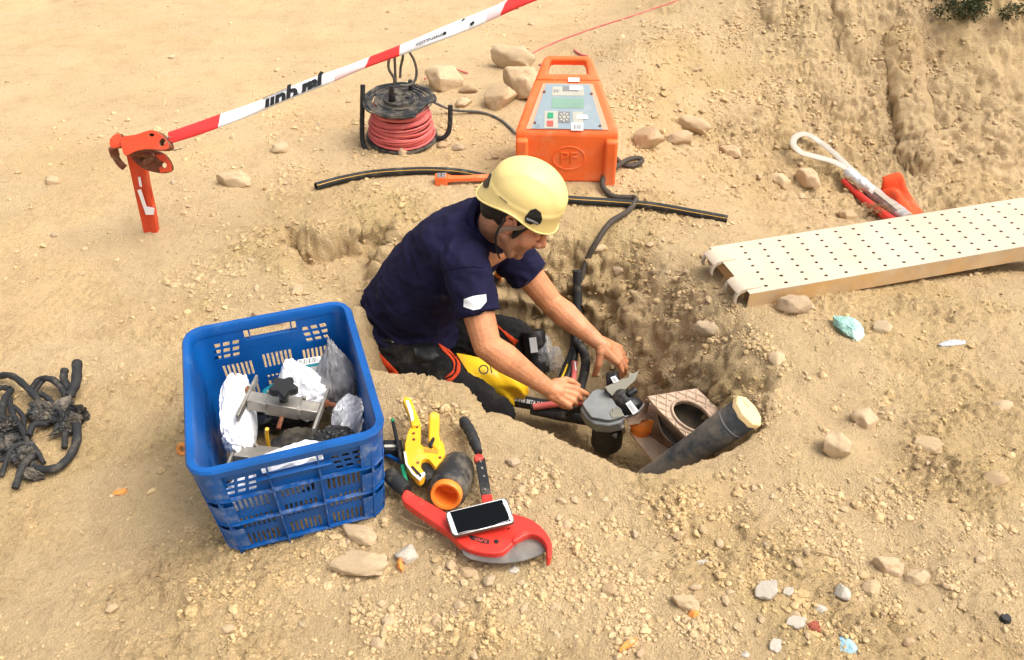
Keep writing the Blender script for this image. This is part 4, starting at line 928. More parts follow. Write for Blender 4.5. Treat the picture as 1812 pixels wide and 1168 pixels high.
# ------------------------------------------------------------------ cable reel
def reel():
    b = GP(712, 248); ax = unit(V(.03, -.10, 1)); R = frame((1, 0, 0), ax)
    t = thing("cable_reel", "black cable reel wound with red wire standing on its tube frame by the tape", "cable reel", b, R)
    r, z0, z1 = .172, .028, .205
    mb = MB(); n = 48
    mb.lathe([(.0, z0 - .006), (r * .98, z0 - .006), (r, z0), (r * .98, z0 + .008), (.09, z0 + .006), (0, z0 + .006)], n); obj("lower_flange", mb, M['blackdirty'], t, False, 40)
    mb = MB().lathe([(.092, z0), (.085, z0 + .05), (.085, z1)], 32); obj("drum", mb, M['black'], t, False, 60)
    out = []
    for k in range(64):
        a = 2 * PI * k / 64; rr = r * (1 + .012 * math.sin(9 * a))
        if -1.05 < ((a + PI) % (2 * PI) - PI) < .05: rr = r * (.98 - .20 * min(1, max(0, math.sin((a % (2 * PI) - (2 * PI - 1.05)) / 1.1 * PI))) - .05 * random.random())
        if 4.0 < a < 5.2: rr *= .95
        out.append((rr * math.cos(a), rr * math.sin(a)))
    slots = []
    for rr0, rr1, spans in ((.118, .126, ((.3, 1.3), (1.5, 2.6), (2.8, 3.8))), (.138, .146, ((.5, 1.5), (1.8, 2.9)))):
        for a0, a1 in spans:
            aa = np.linspace(a0, a1, 10); slots.append([(rr0 * math.cos(q), rr0 * math.sin(q)) for q in aa] + [(rr1 * math.cos(q), rr1 * math.sin(q)) for q in aa[::-1]])
    mb = MB().plate(out, slots, .008, lambda u, v, d: V(u, v, z1 + .010 - d)); uf = obj("upper_flange", mb, M['blackdirty'], t, False, 40, .0015)
    mb = MB()
    for rr in (.10, .155): mb.lathe([(rr - .003, z1 + .010), (rr - .002, z1 + .014), (rr + .002, z1 + .014), (rr + .003, z1 + .010)], 48)
    mb.lathe([(.075, z1 + .010), (.073, z1 + .024), (.066, z1 + .026), (.062, z1 + .020), (.0, z1 + .020)], 40)
    for k in range(6): a = k * PI / 3; mb.box((.036 * math.cos(a), .036 * math.sin(a), z1 + .023), (.018, .008, .006), RZ(a))
    obj("hub", mb, M['blackdirty'], uf, False, 40)
    mb = MB().lathe([(.0, 0), (.017, 0), (.015, .03), (.012, .06), (.008, .075), (0, .075)], 16, (-.03, -.03, z1 + .02)); obj("plug", mb, M['black'], t, False, 40)
    mb = MB().lathe([(0, 0), (.011, 0), (.010, .055), (0, .057)], 14, (.045, .085, z1 + .01)); obj("crank_knob", mb, M['black'], t, False, 40)
    # red wire: wound in uneven turns over two layers
    pts = []; turns = 30; g = np.random.default_rng(4); ph = g.uniform(0, 6, 40); am = g.uniform(.003, .015, 40)
    for k in range(turns * 26):
        q = k / 26; lay = 0 if q < 16 else 1; f = (q / 16) if lay == 0 else ((q - 16) / 14)
        zz = (z1 - .008 - f * (z1 - z0 - .022)) if lay == 0 else (z0 + .014 + f * (z1 - z0 - .03))
        a = 2 * PI * q; h = (zz - z0) / (z1 - z0); i = int(q)
        w1 = am[i] * (1 - (q - i)) + am[i + 1] * (q - i); p1 = ph[i] * (1 - (q - i)) + ph[i + 1] * (q - i)
        rr = .112 + .040 * (1 - h) ** .8 + (.008 if lay else 0) + .003 * math.sin(a * .37 + p1)
        pts.append((rr * math.cos(a), rr * math.sin(a), min(z1 - .004, max(z0 + .010, zz + w1 * math.sin(a + p1)))))
    mb = MB().tube(pts, .0052, 7); obj("wire_coil", mb, M['redwire'], t, False, 60)
    y = b[1]
    pts = [Py(642, 150, y - .02), Py(641, 200, y - .05), Py(641, 245, y - .08), Py(646, 262, y - .10), Py(658, 268, y - .11), Py(690, 254, y - .06), Py(730, 248, y), Py(757, 243, y), Py(779, 245, y - .03), Py(791, 238, y - .03), Py(796, 222, y - .02), Py(797, 186, y)]
    mb = MB().tube(spline(pts, 8), .0115, 12); obj("tube_frame", mb, M['rubber'], t, True, 60)
    def L(x, y_, yy): return Py(x, y_, yy)
    loops = [[(698, 150, 3.58), (697, 138, 3.57), (688, 122, 3.55), (689, 104, 3.54), (700, 90, 3.54), (716, 84, 3.55), (731, 103, 3.58), (737, 125, 3.62), (734, 143, 3.62), (722, 151, 3.6), (708, 151, 3.58)],
             [(700, 146, 3.6), (699, 118, 3.58), (699, 96, 3.57), (708, 86, 3.57), (713, 98, 3.58), (709, 120, 3.62), (708, 138, 3.62)]]
    for lp in loops:
        mb = MB().tube(spline([L(*q) for q in lp], 8), .0062, 8); obj("lead_loop", mb, M['grey_lead'], t, True, 60)
reel()
mb = MB().tube(gpath([(762, 200, .06), (800, 203, .02), (850, 201, .0), (880, 211), (900, 226), (914, 240)], .007), .0068, 8)
tag(obj("test_lead", mb, M['grey_lead'], None, True, 60, loc=GP(850, 201)), "thin grey lead running from the cable reel to the orange tester", "cable")
mb = MB().tube(gpath([(752, 148, .02), (768, 135, .03), (785, 127, .03), (805, 127, .01), (828, 131)], .005), .0048, 7)
tag(obj("red_wire", mb, M['redwire'], None, True, 60, loc=GP(790, 130)), "short red wire curling over the rocks right of the reel's top flange", "wire")
mb = MB().tube(gpath([(934, 100), (960, 86), (1000, 69), (1060, 48), (1120, 29), (1170, 12), (1230, -8)], .004), .0045, 7)
tag(obj("red_wire", mb, M['redwire'], None, True, 60, loc=GP(1060, 48)), "long red wire across the dirt at the top edge, behind the orange tester", "wire")
mb = MB().tube(gpath([(955, 117), (968, 113), (980, 115)], .006), .008, 7); tag(obj("red_scrap", mb, M['redwire'], None, True, 60, loc=GP(968, 114)), "red plastic scrap left of the orange tester's handle", "scrap")
mb = MB().tube(gpath([(1016, 90), (1026, 97), (1040, 101)], .005), .006, 7); tag(obj("red_scrap", mb, M['redwire'], None, True, 60, loc=GP(1026, 97)), "red plastic scrap behind the orange tester's handle", "scrap")

# ------------------------------------------------------------------ orange tester
def tester():
    y0 = 3.25; t = thing("cable_tester", "orange portable tester with carrying handle, grey panel and small screen", "tester", (.235, y0, G1(.235, 3.3) - .005), RZ(-.03))
    fz, fy = .225, .015; tz, ty = .47, .27
    def pan(u, v, d=0.0):                  # u across, v up the sloping face (metres along the slope), d above it
        L = math.hypot(ty - fy, tz - fz); k = v / L; n = V(0, -(tz - fz) / L, (ty - fy) / L)
        return V(u, fy + (ty - fy) * k, fz + (tz - fz) * k) + n * d
    L = math.hypot(ty - fy, tz - fz)
    def hw(k): return .223 + (.104 - .223) * k
    kr = .70                                # where the handle opening starts
    prof = []
    mb = MB(); rings = []
    for k in np.linspace(0, kr, 6):
        w_ = hw(k); p = pan(0, k * L)
        yb = .30 - .0 * k; rings.append([pan(-w_, k * L), pan(w_, k * L), V(w_, yb, max(p[2] - .05, .17)), V(w_, yb + .0, .0 + .0 * k), V(-w_, yb, 0), V(-w_, yb, max(p[2] - .05, .17))])
    # solid body: sides follow the trapezoid, front face drops from the panel's lower edge
    A = [V(-.222, 0, .0), V(.222, 0, .0), V(.223, fy, fz), V(-.223, fy, fz)]
    w_ = hw(kr); q = pan(0, kr * L); B = [V(-w_, q[1], q[2]), V(w_, q[1], q[2])]
    Cb = [V(-.20, .31, 0), V(.20, .31, 0), V(w_, .31, q[2] - .06), V(-w_, .31, q[2] - .06)]
    v = A + B + Cb
    f = [(0, 1, 2, 3), (3, 2, 5, 4), (4, 5, 8, 9), (9, 8, 7, 6), (6, 7, 1, 0), (0, 3, 9, 6), (3, 4, 9), (1, 7, 8, 2), (2, 8, 5)]
    mb = MB().add(v, f); obj("body", mb, M['orange'], t, False, 30, .014, 4)
    for sx in (-1, 1):
        fr = MB(); fr.box((sx * .192, .010, .095), (.056, .055, .19 + .03), None, 0, .96); obj("foot", fr, M['orange'], t, False, 30, .012, 3)
    o_ = [(-hw(kr - .03), (kr - .03) * L), (hw(kr - .03), (kr - .03) * L), (hw(1.0), L * .97), (hw(1.0) - .022, L), (-hw(1.0) + .022, L), (-hw(1.0), L * .97)]
    hole = [(-hw(.80) + .040, .765 * L), (hw(.80) - .040, .765 * L), (hw(.93) - .036, .915 * L), (hw(.93) - .046, .93 * L), (-hw(.93) + .046, .93 * L), (-hw(.93) + .036, .915 * L)]
    mb = MB().plate(o_, [hole], .05, lambda u, v, d: pan(u, v, .003 - d)); obj("handle", mb, M['orange'], t, False, 30, .010, 3)
    # emboss on the front
    mb = MB(); rings = []
    def fp(u, z, d): return V(u, fy * z / fz - d, z)
    ov = [fp(.012 + .070 * math.cos(a), .115 + .052 * math.sin(a), .0005) for a in [2 * PI * k / 36 for k in range(36)]]; mb.tube(ov, .0030, 6, 0, False, True)
    text(mb, "PF", .066, fp(.012, .117, .002), np.column_stack([V(1, 0, 0), V(0, 0.05, 1), V(0, -1, 0)]), 0, .0030, 1.25); obj("emblem", mb, M['orange'], t, False, 30)
    # control panel
    pw = lambda v: hw(v / L) - .040
    v0, v1 = .018, .60 * L + .012
    mb = MB().plate([(-pw(v0), v0), (pw(v0), v0), (pw(v1), v1), (-pw(v1), v1)], [], .003, lambda u, v, d: pan(u, v, .004 - d)); obj("panel_rim", mb, M['panelrim'], t, False, 30, .001)
    g = .024; mb = MB().plate([(-pw(v0) + g, v0 + .001), (pw(v0) - g, v0 + .001), (pw(v1) - g * .6, v1 - .004), (-pw(v1) + g * .6, v1 - .004)], [], .002, lambda u, v, d: pan(u, v, .0065 - d)); pn = obj("panel", mb, M['panel'], t, False, 30)
    def patch(name, u0, u1, v0_, v1_, m, d=.0075, par=pn, th=.001, skew=0):
        mb = MB().plate([(u0, v0_), (u1, v0_), (u1 - skew, v1_), (u0 + skew, v1_)], [], th, lambda u, v, dd: pan(u, v, d - dd)); return obj(name, mb, M[m], par, False, 30)
    patch("title_strip", -.068, .072, .168, .208, 'ivory', skew=.004); patch("screen", -.070, .072, .112, .158, 'lcd', skew=.004)
    patch("key_plate", -.098, -.040, .022, .098, 'ivory'); patch("key_plate", .024, .066, .028, .096, 'ivory')
    patch("button", -.084, -.060, .066, .090, 'green', .010, th=.003); patch("button", -.086, -.060, .030, .054, 'redbtn', .010, th=.003)
    kp = patch("keypad", -.040, .012, .046, .096, 'inkgrey', .008)
    mb = MB()
    for k in range(8): a = k * PI / 4 + .0; mb.plate(circ(-.014 + .0165 * math.cos(a), .071 + .0165 * math.sin(a), .0062, .0045, 10, a), [], .002, lambda u, v, d: pan(u, v, .0105 - d))
    mb.plate(circ(-.014, .071, .0075, n=14), [], .002, lambda u, v, d: pan(u, v, .0105 - d)); obj("key", mb, M['ivory'], kp, False, 0)
    lb = patch("sticker", .016, .068, .012, .046, 'white', .0092)
    mb = MB()
    for k in range(7): u = .024 + k * .0056; mb.plate([(u, .018), (u + .0018 + .001 * (k % 2), .018), (u + .0018 + .001 * (k % 2), .037), (u, .037)], [], .0005, lambda u, v, d: pan(u, v, .0100 - d))
    obj("barcode", mb, M['ink'], lb, False, 0)
    patch("sticker", .038, .090, .064, .082, 'white', .0094, skew=.006); patch("sticker", .008, .062, .194, .212, 'white', .0092); patch("sticker", .002, .050, .232, .250, 'white', .006, t)
    patch("label_box", -.022, .045, .188, .2105, 'inkgrey', .0084)
    mb = MB(); PR = lambda p: np.column_stack([V(1, 0, 0), unit(pan(0, 1) - pan(0, 0)), unit(pan(0, 0, 1) - pan(0, 0, 0))])
    text(mb, "PF", .022, pan(-.048, .186, .0082), PR(0), 0, .0003, 1.2); text(mb, "CE", .016, pan(-.128, .030, .0072), PR(0), 0, .0003)
    obj("lettering", mb, M['inkgrey'], pn, False, 0)
    for u, v in ((-.138, .045), (.140, .035), (-.100, .185), (.102, .178)):
        mb = MB().lathe([(0, .006), (.005, .006), (.0065, .002), (.0065, -.002)], 12, pan(u, v, .0035), pan(0, 0, 1) - pan(0, 0, 0)); obj("screw", mb, M['rust'], t, False, 40)
tester()
mb = MB().tube(gpath([(1084, 287, .02), (1100, 294), (1118, 298), (1134, 294, .01), (1131, 289, .012), (1110, 294, .02), (1086, 306, .01), (1069, 322, .02), (1066, 338, .01), (1082, 351), (1108, 354), (1122, 356, .005), (1124, 366, .012), (1108, 382, .005), (1080, 405, .02), (1056, 440, .025), (1036, 480, .03), (1024, 530, .03), (1021, 570, .03), (1019, 610, .03), (1014, 640, .02)], .0125, 9), .0118, 10)
tc_ = thing("power_cable", "thick brown cable snaking from the orange tester down into the pit", "cable", GP(1110, 355)); obj("cable", mb, M['browncable'], tc_, True, 60)
mb = MB().tube(gpath([(1021, 498, .04), (1021, 530, .035), (1021, 570, .035), (1019, 606, .03)], .0125, 6), .019, 12); obj("sleeve", mb, M['rubber'], tc_, True, 40)
# black water pipe with yellow stripes
pp = gpath([(560, 336), (600, 325), (650, 315), (700, 310), (760, 308), (820, 312), (900, 330), (960, 350), (1005, 359), (1080, 364), (1150, 371), (1220, 382), (1286, 394)], .017, 10)
tp = thing("water_pipe", "long curved black pipe with yellow stripes on the dirt behind the worker", "pipe", GP(760, 310))
mb = MB().tube(pp, .0168, 60, 0, False, False, 1.0, lambda k, j: 1 if j in (8, 50) else 0, V(0, 0, 1)); mb.tube(pp[::-1], .0125, 16, 2, False); 
for s in (0, -1):
    pass
obj("pipe_wall", mb, [M['rubber'], M['yellow'], M['ink']], tp, True, 60, recalc=False)
mb = MB()
for k, q in ((0, 1), (-1, -2)): mb.lathe([(.0126, 0), (.0168, 0)], 24, pp[k], pp[k] - pp[q]); mb.lathe([(0, -.02), (.0126, -.02)], 24, pp[k], pp[k] - pp[q], 1)
obj("pipe_end", mb, [M['rubber'], M['ink']], tp, True, 0)
def socket_tool():
    c = GP(781, 325); t = thing("socket_wrench", "orange handled tool with a square grey socket head beside the black pipe", "tool", c, RZ(.06)); s = .0
    mb = MB().box((0, 0, .02), (.055, .048, .04)); obj("socket_frame", mb, M['orange'], t, False, 30, .004)
    mb = MB().box((.002, -.002, .042), (.038, .036, .006)); sk = obj("socket_face", mb, M['inkgrey'], t, False, 30, .001)
    mb = MB()
    for x, y in ((0, 0), (.012, 0), (-.012, 0), (0, .011), (0, -.011)): mb.box((x + .002, y - .002, .0455), (.005, .005, .003), RZ(.7))
    obj("pin", mb, M['rust'], sk, False, 0)
    mb = MB().loft([[V(x, -w_ / 2, .012), V(x, w_ / 2, .012), V(x, w_ / 2, .012 + h), V(x, -w_ / 2, .012 + h)] for x, w_, h in ((.026, .042, .026), (.05, .028, .022), (.10, .026, .02), (.16, .03, .022), (.215, .036, .022))]); obj("handle", mb, M['orange'], t, False, 30, .005, 3)
socket_tool()

# ------------------------------------------------------------------ white scaffold plank
def plank():
    zt = .125; A, B, Cc, Dd = Pz(1238, 440, zt), Pz(1327, 520, zt), Pz(1812, 428, zt), Pz(1812, 356, zt)
    ax = unit((Dd - A) + (Cc - B)); ax[2] = 0; ax = unit(ax); ay = V(-ax[1], ax[0], 0); wd = abs((A - B) @ ay); ln = 2.1; o = B
    t = thing("scaffold_plank", "cream white perforated scaffold plank with hooked end lying across the trench", "plank", (o[0], o[1], zt - .075), np.column_stack([ax, ay, V(0, 0, 1)]))
    hs = []; pitch = .078
    for i in range(22):
        for j in range(7):
            u = .075 + i * pitch + (j % 2) * .0 + j * .006; v = .028 + j * (wd - .056) / 6; hs.append(circ(u + random.uniform(-.002, .002), v, .0076, .0062, 8))
            if i % 2 == 0 and 0 < j < 6: pass
    mb = MB().plate([(0, 0), (ln, 0), (ln, wd), (0, wd)], hs, .003, lambda u, v, d: V(u, v, .075 - d), 0, (), 0); obj("deck", mb, [M['cream'], M['ink']], t, False, 30)
    mb = MB()
    for v, s in ((0, 1), (wd, -1)):
        mb.add([V(0, v, .0718), V(ln, v, .0718), V(ln, v, .012), V(0, v, .012), V(0, v + s * .003, .0718), V(ln, v + s * .003, .0718), V(ln, v + s * .003, .012), V(0, v + s * .003, .012)], [(0, 1, 2, 3), (7, 6, 5, 4), (3, 2, 6, 7), (0, 3, 7, 4), (1, 5, 6, 2)])
        mb.box((ln / 2, v + s * .018, .0105), (ln, .036, .003))
    obj("side_rail", mb, M['creamedge'], t, False, 30)
    mb = MB().box((.05, wd / 2, .040), (.004, wd - .012, .058)); mb.box((.03, wd / 2, .036), (.036, wd - .10, .040)); obj("end_plate", mb, M['creamedge'], t, False, 30, .003)
    for k in range(1, 4): obj("crossbar", MB().box((k * .5, wd / 2, .042), (.03, wd - .01, .05)), M['creamedge'], t, False, 30)
    obj("underside", MB().box((ln / 2 + .05, wd / 2, .045), (ln - .15, wd - .08, .002)), M['ink'], t, False, 0)  # black sheet below the deck: shade seen through the holes, painted in
    for vc in (.062, wd - .062):
        mb = MB()
        for dv in (-.034, .034):
            prof = [(.06, .076), (.0, .078), (-.022, .074), (-.038, .058), (-.042, .036), (-.036, .022), (-.027, .022), (-.031, .038), (-.028, .052), (-.018, .062), (.0, .066), (.06, .066)]
            mb.loft([[V(x, vc + dv - .006, z) for x, z in prof], [V(x, vc + dv + .006, z) for x, z in prof]])
        pr = [(.055, .0795), (.0, .0815), (-.02, .078), (-.034, .066), (-.034, .060), (-.02, .072), (.0, .0765), (.055, .0765)]
        mb.loft([[V(x, vc - .040, z) for x, z in pr], [V(x, vc + .040, z) for x, z in pr]]); obj("hook", mb, M['cream'], t, False, 40, .0015)
plank()

# ------------------------------------------------------------------ strap bundle and scraps by the trench
def bundle():
    b = GP(1500, 330); t = thing("strap_bundle", "white strap loop in a silver and red plastic sleeve lying behind the plank", "strap", b)
    up = .05
    pts = [(1584, 392), (1540, 355), (1497, 318), (1470, 292), (1445, 272), (1422, 259), (1404, 263), (1399, 277), (1412, 291), (1440, 299), (1470, 308), (1498, 325), (1540, 362)]
    P = spline([GP(x, y, up + .02) for x, y in pts], 8); mb = MB().tube(P, .004, 10, 0, True, False, 4.2, None, unit(V(0, -.5, .85))); obj("strap_loop", mb, M['nylon'], t, True, 60)
    P = spline([GP(x, y, up + .012) for x, y in ((1492, 322), (1520, 343), (1550, 368), (1600, 408))], 8); mb = MB().tube(P, [.026 + .008 * k / 24 + .003 * math.sin(k) for k in range(25)], 14, 0, True, False, 1.2); obj("sleeve", mb, M['silver'], t, True, 60)
    P = spline([GP(x, y, up - .01) for x, y in ((1488, 330), (1515, 356), (1550, 385), (1590, 415))], 8); mb = MB().tube(P, [.014 + .01 * k / 24 for k in range(25)], 12); obj("red_edge", mb, M['red'], t, True, 60)
    c = GP(1580, 372, .05); t2 = thing("plastic_sheet", "bright orange red plastic sheet folded beside the strap bundle behind the plank", "plastic sheet", c)
    q = [GP(1550, 345, .10), GP(1580, 347, .12), GP(1597, 372, .10), GP(1640, 395, .03)]; q2 = [GP(1556, 362, .04), GP(1570, 372, .05), GP(1582, 392, .06), GP(1604, 420, .02)]
    P1 = spline(q, 5); P2 = spline(q2, 5); mb = MB().grid(lambda u, v: P1[round(u * 15)] * (1 - v) + P2[round(u * 15)] * v + V(0, -.012 * math.sin(v * 7) * 1, .014 * math.sin(v * 9 + u * 4)), 16, 10); o = obj("sheet", mb, M['orange_cloth'], t2, True, 180, recalc=False); s = o.modifiers.new("s", 'SOLIDIFY'); s.thickness = .003
bundle()

# ------------------------------------------------------------------ left tangle of burnt cable
def tangle():
    b = GP(70, 770); t = thing("cable_scrap", "tangled heap of dirty black cable and torn rubber at the left edge", "scrap", b)
    paths = [([(-20, 668), (20, 668, .05), (50, 690, .09), (80, 720, .06), (95, 745, .03)], .014), ([(55, 690, .02), (80, 676, .06), (110, 690, .09), (128, 712, .05)], .012),
             ([(128, 720, .03), (142, 765, .03), (132, 800, .02), (105, 826, .015), (70, 828, .015), (62, 818, .01)], .0165), ([(25, 690, .03), (15, 720, .06), (10, 770, .05), (12, 800, .03)], .014),
             ([(20, 700, .03), (32, 740, .06), (50, 770, .06), (58, 800, .04)], .012), ([(-15, 690, .03), (10, 690, .05), (25, 692, .05)], .012),
             ([(150, 662, .12), (144, 685, .07), (130, 705, .04)], .020), ([(125, 668, .09), (122, 680, .07), (128, 695, .04)], .016), ([(-15, 820, .03), (10, 818, .05), (35, 812, .03)], .011), ([(90, 750, .03), (70, 760, .07), (58, 775, .05)], .013)]
    paths += [([(60, 700, .03), (92, 676, .07), (118, 690, .05), (112, 730, .03)], .009), ([(-10, 740, .02), (20, 722, .06), (48, 742, .05), (40, 780, .02)], .010), ([(5, 838, .01), (30, 800, .06), (62, 790, .05), (80, 815, .01)], .010),
             ([(78, 700, .05), (100, 720, .08), (122, 750, .06), (118, 790, .02)], .012), ([(30, 860, .01), (48, 830, .05), (66, 812, .05)], .013)]
    for pts, r in paths:
        pts = [(q[0], q[1] + 10, (q[2] if len(q) > 2 else 0) * .5) for q in pts]; r = r * .74; P = gpath(pts, r * .9, 8); rr = [r * (1 + .08 * math.sin(k * 1.3)) for k in range(len(P))]
        mb = MB().tube(P, rr, 10); obj("cable_end", mb, M['rubber'], t, True, 60)
    for (x, y, l), rad, sd in (((112, 735, .025), (.055, .045, .035), 1), ((140, 745, .02), (.03, .045, .035), 2), ((58, 842, .01), (.045, .028, .026), 3), ((32, 795, .02), (.05, .045, .03), 4), ((50, 815, .02), (.035, .045, .03), 9), ((92, 742, .03), (.06, .04, .04), 12), ((128, 762, .03), (.04, .05, .04), 13), ((18, 770, .03), (.04, .05, .035), 14)):
        mb = crumple(GP(x, y, l), rad, RZ(sd), .75, sd + 30, 5, 2.4, 16, .08); obj("torn_rubber", mb, M['blackdirty'], t, True, 50)
tangle()

# ------------------------------------------------------------------ tools on the front rim
def T3(X, Y): return (660 + X * .28263, 680 + Y * .28253)          # corners measured on an enlargement of the tools
def tools():
    zg = .105
    # yellow pipe cutter
    t = thing("pipe_cutter", "small yellow pipe cutter with open handles standing on the dirt right of the crate", "pipe cutter", GP(745, 800))
    P = lambda *a: [T3(*q) for q in a]
    mb = slab(smoothpoly(P((200, 370), (240, 250), (298, 235), (296, 370), (345, 395), (400, 392), (430, 345), (452, 430), (405, 500), (385, 515), (350, 470), (305, 470), (300, 520), (325, 560), (290, 598), (250, 560), (205, 500)), 2), zg + .075, .026)
    obj("frame", mb, M['yellow'], t, True, 40, .003)
    mb = slab(P((185, 100), (200, 68), (240, 90), (262, 150), (290, 215), (292, 250), (240, 262), (228, 200)), zg + .085, .024); h1 = obj("handle", mb, M['yellow'], t, True, 30, .004)
    mb = slab(P((205, 100), (222, 100), (250, 170), (255, 225), (240, 228), (232, 190)), zg + .0865, .004); obj("worn_strip", mb, M['white'], h1, True, 30)
    mb = slab(P((350, 180), (382, 165), (416, 182), (412, 300), (420, 340), (432, 400), (400, 410), (350, 370), (345, 345)), zg + .08, .028); obj("handle", mb, M['yellow'], t, True, 30, .005)
    mb = slab(P((300, 500), (330, 475), (365, 480), (400, 525), (385, 580), (330, 600), (318, 560)), zg + .06, .012); obj("blade", mb, M['black'], t, True, 30, .002)
    mb = slab(P((345, 372), (378, 325), (388, 338), (365, 392)), zg + .084, .02); obj("spring_lever", mb, M['black'], t, True, 30, .002)
    mb = slab(P((192, 420), (206, 425), (218, 500), (270, 570), (322, 548), (328, 560), (290, 600), (245, 560), (205, 500)), zg + .0775, .004); obj("worn_edge", mb, M['white'], t, True, 30)
    mb = slab(P((238, 515), (250, 510), (305, 570), (296, 582)), zg + .0785, .003); obj("jaw_slot", mb, M['ink'], t, True, 30)
    mb = slab(P((320, 400), (408, 412), (408, 432), (322, 422)), zg + .0765, .003); obj("label", mb, M['orange2'], t, True, 30)
    for x, y in ((255, 308), (256, 346), (275, 268), (282, 492), (420, 460)):
        o = Pz(*T3(x, y), zg + .0755); mb = MB().lathe([(0, .003), (.003, .003), (.0042, 0), (.0042, -.004)], 10, o); obj("rivet", mb, M['rust'], t, True, 40)
    # black coupling with orange insert
    f = Pz(*T3(456, 715), zg + .048); bk = Pz(*T3(520, 470), zg + .052); ax = unit((bk - f) * V(1, 1, 0)); ax = unit(ax + V(0, 0, -.32)); 
    t = thing("pipe_coupling", "black barrel shaped pipe coupling with an orange socket mouth facing the camera", "coupling", GP(800, 850))
    o0 = f + V(0, 0, .008); L = .165
    mb = MB().lathe([(.030, .016), (.043, .016), (.0475, .020), (.051, .05), (.052, .09), (.050, .125), (.043, .15), (.034, .160), (.0, .162)], 40, o0, ax); obj("sleeve", mb, M['blackdirty'], t, True, 50)
    mb = MB().lathe([(.030, .06), (.030, .004), (.031, 0), (.037, -.002), (.040, .002), (.040, .02)], 40, o0, ax); mb.lathe([(0, .06), (.030, .06)], 40, o0, ax); obj("orange_insert", mb, M['orange2'], t, True, 50)
    # big red cutter
    t = thing("ratchet_cutter", "large red ratchet pipe cutter with curved grey blade lying in front of the pit", "pipe cutter", GP(880, 950))
    red = P((182, 690), (213, 658), (265, 690), (440, 790), (560, 850), (760, 790), (900, 815), (1000, 850), (1080, 920), (1122, 1000), (1112, 1090), (1085, 1092), (1086, 1030), (1062, 975), (1000, 942), (940, 955), (880, 990), (812, 1052), (700, 1056), (600, 1030), (530, 985), (470, 925), (330, 830), (195, 735))
    mb = slab(smoothpoly(red, 2), zg + .050, .026); obj("frame", mb, M['red'], t, True, 40, .004, 3)
    rdg = P((900, 930), (960, 908), (1040, 915), (1095, 965), (1118, 1020), (1110, 1085), (1090, 1085), (1090, 1020), (1060, 965), (1000, 935), (940, 950), (890, 985), (870, 975))
    mb = slab(smoothpoly(rdg, 2), zg + .056, .012); obj("jaw_ridge", mb, M['red'], t, True, 40, .003)
    mb = slab(smoothpoly(P((560, 1010), (640, 1050), (800, 1060), (890, 1000), (960, 955), (1020, 960), (1080, 1040), (1000, 1085), (880, 1115), (740, 1118), (620, 1095), (565, 1060)), 2), zg + .034, .004); obj("blade", mb, M['bladesteel'], t, True, 40)
    g = spline([Pz(*T3(*q), zg + .045) for q in ((212, 665), (165, 625), (110, 575), (85, 555))], 5); mb = MB().tube(g, [.017, .0185, .0195, .02, .0205, .021, .021, .021, .021, .0205, .020, .0195, .019, .018, .016, .011], 14); obj("grip", mb, M['rubber'], t, True, 60)
    g = spline([Pz(*T3(*q), zg + .060) for q in ((662, 430), (640, 370), (605, 290), (560, 222))], 6); mb = MB().tube(g, [.013 + .0055 * min(1, k / 6) + .0012 * math.sin(k * 2.1) for k in range(18)] + [.012], 14, 0, True, False, .8); obj("grip", mb, M['rubber'], t, True, 60)
    mb = slab(P((642, 468), (700, 455), (742, 690), (680, 700)), zg + .058, .018); ar = obj("handle_bar", mb, M['black'], t, True, 30, .003)
    mb = slab(P((628, 450), (650, 430), (690, 440), (692, 462), (640, 478)), zg + .064, .02); obj("collar", mb, M['red'], t, True, 30, .004)
    mb = slab(P((680, 690), (746, 685), (760, 780), (690, 800)), zg + .060, .02); obj("ratchet_arm", mb, M['red'], t, True, 30, .003)
    for x, y in ((674, 486), (683, 527), (695, 578), (702, 662)):
        o = Pz(*T3(x, y), zg + .0585); mb = MB().lathe([(0, .003), (.003, .003), (.0038, 0)], 10, o); obj("rivet", mb, M['steel'], ar, True, 40)
    for x, y, rr in ((772, 985, .0062), (851, 904, .0022)):
        o = Pz(*T3(x, y), zg + .0503); mb = MB().lathe([(0, .002), (rr * .8, .002), (rr, 0)], 14, o); obj("pivot_bolt", mb, M['black'], t, True, 40)
    mb = slab(P((600, 945), (640, 952), (728, 975), (726, 998), (690, 995), (612, 970)), zg + .0512, .001); lb = obj("label", mb, M['ink'], t, True, 0)
    o = Pz(*T3(672, 975), zg + .0514); a = Pz(*T3(720, 988), zg + .05) - o; a = unit(V(a[0], a[1], 0)); mb = MB(); text(mb, "SUPER-", .011, o, np.column_stack([-a, -np.cross(V(0, 0, 1), a), V(0, 0, 1)]), 0, .0003); obj("lettering", mb, M['redbtn'], lb, True, 0)
    # smartphone resting on the red cutter
    n = unit(V(-.06, -.10, 1)); c0 = Pz(849, 913, zg + .082); t = thing("smartphone", "white smartphone with a black cracked screen lying on the red cutter", "phone", c0)
    P4 = P((447, 802), (835, 706), (893, 862), (497, 952)); 
    def rnd(poly, k, m=5):
        out = []
        for i in range(len(poly)):
            a, b_, c = V(*poly[i - 1]), V(*poly[i]), V(*poly[(i + 1) % len(poly)]); d0, d1 = unit(a - b_), unit(c - b_)
            for j in range(m): q = j / (m - 1); out.append(tuple(b_ + d0 * k * (1 - q) ** 2 + d1 * k * q ** 2))
        return out
    mb = slab(rnd(P4, 9), 0, .010, n=n, org=c0 - n * .0012); obj("case", mb, M['case'], t, True, 40, .002)
    sh = lambda k: [tuple(np.mean([V(*q) for q in P4], axis=0) + (V(*q) - np.mean([V(*q) for q in P4], axis=0)) * k) for q in P4]
    mb = slab(rnd(sh(.965), 8), 0, .004, n=n, org=c0 + n * .0004); obj("front_glass", mb, M['phonew'], t, True, 40, .001)
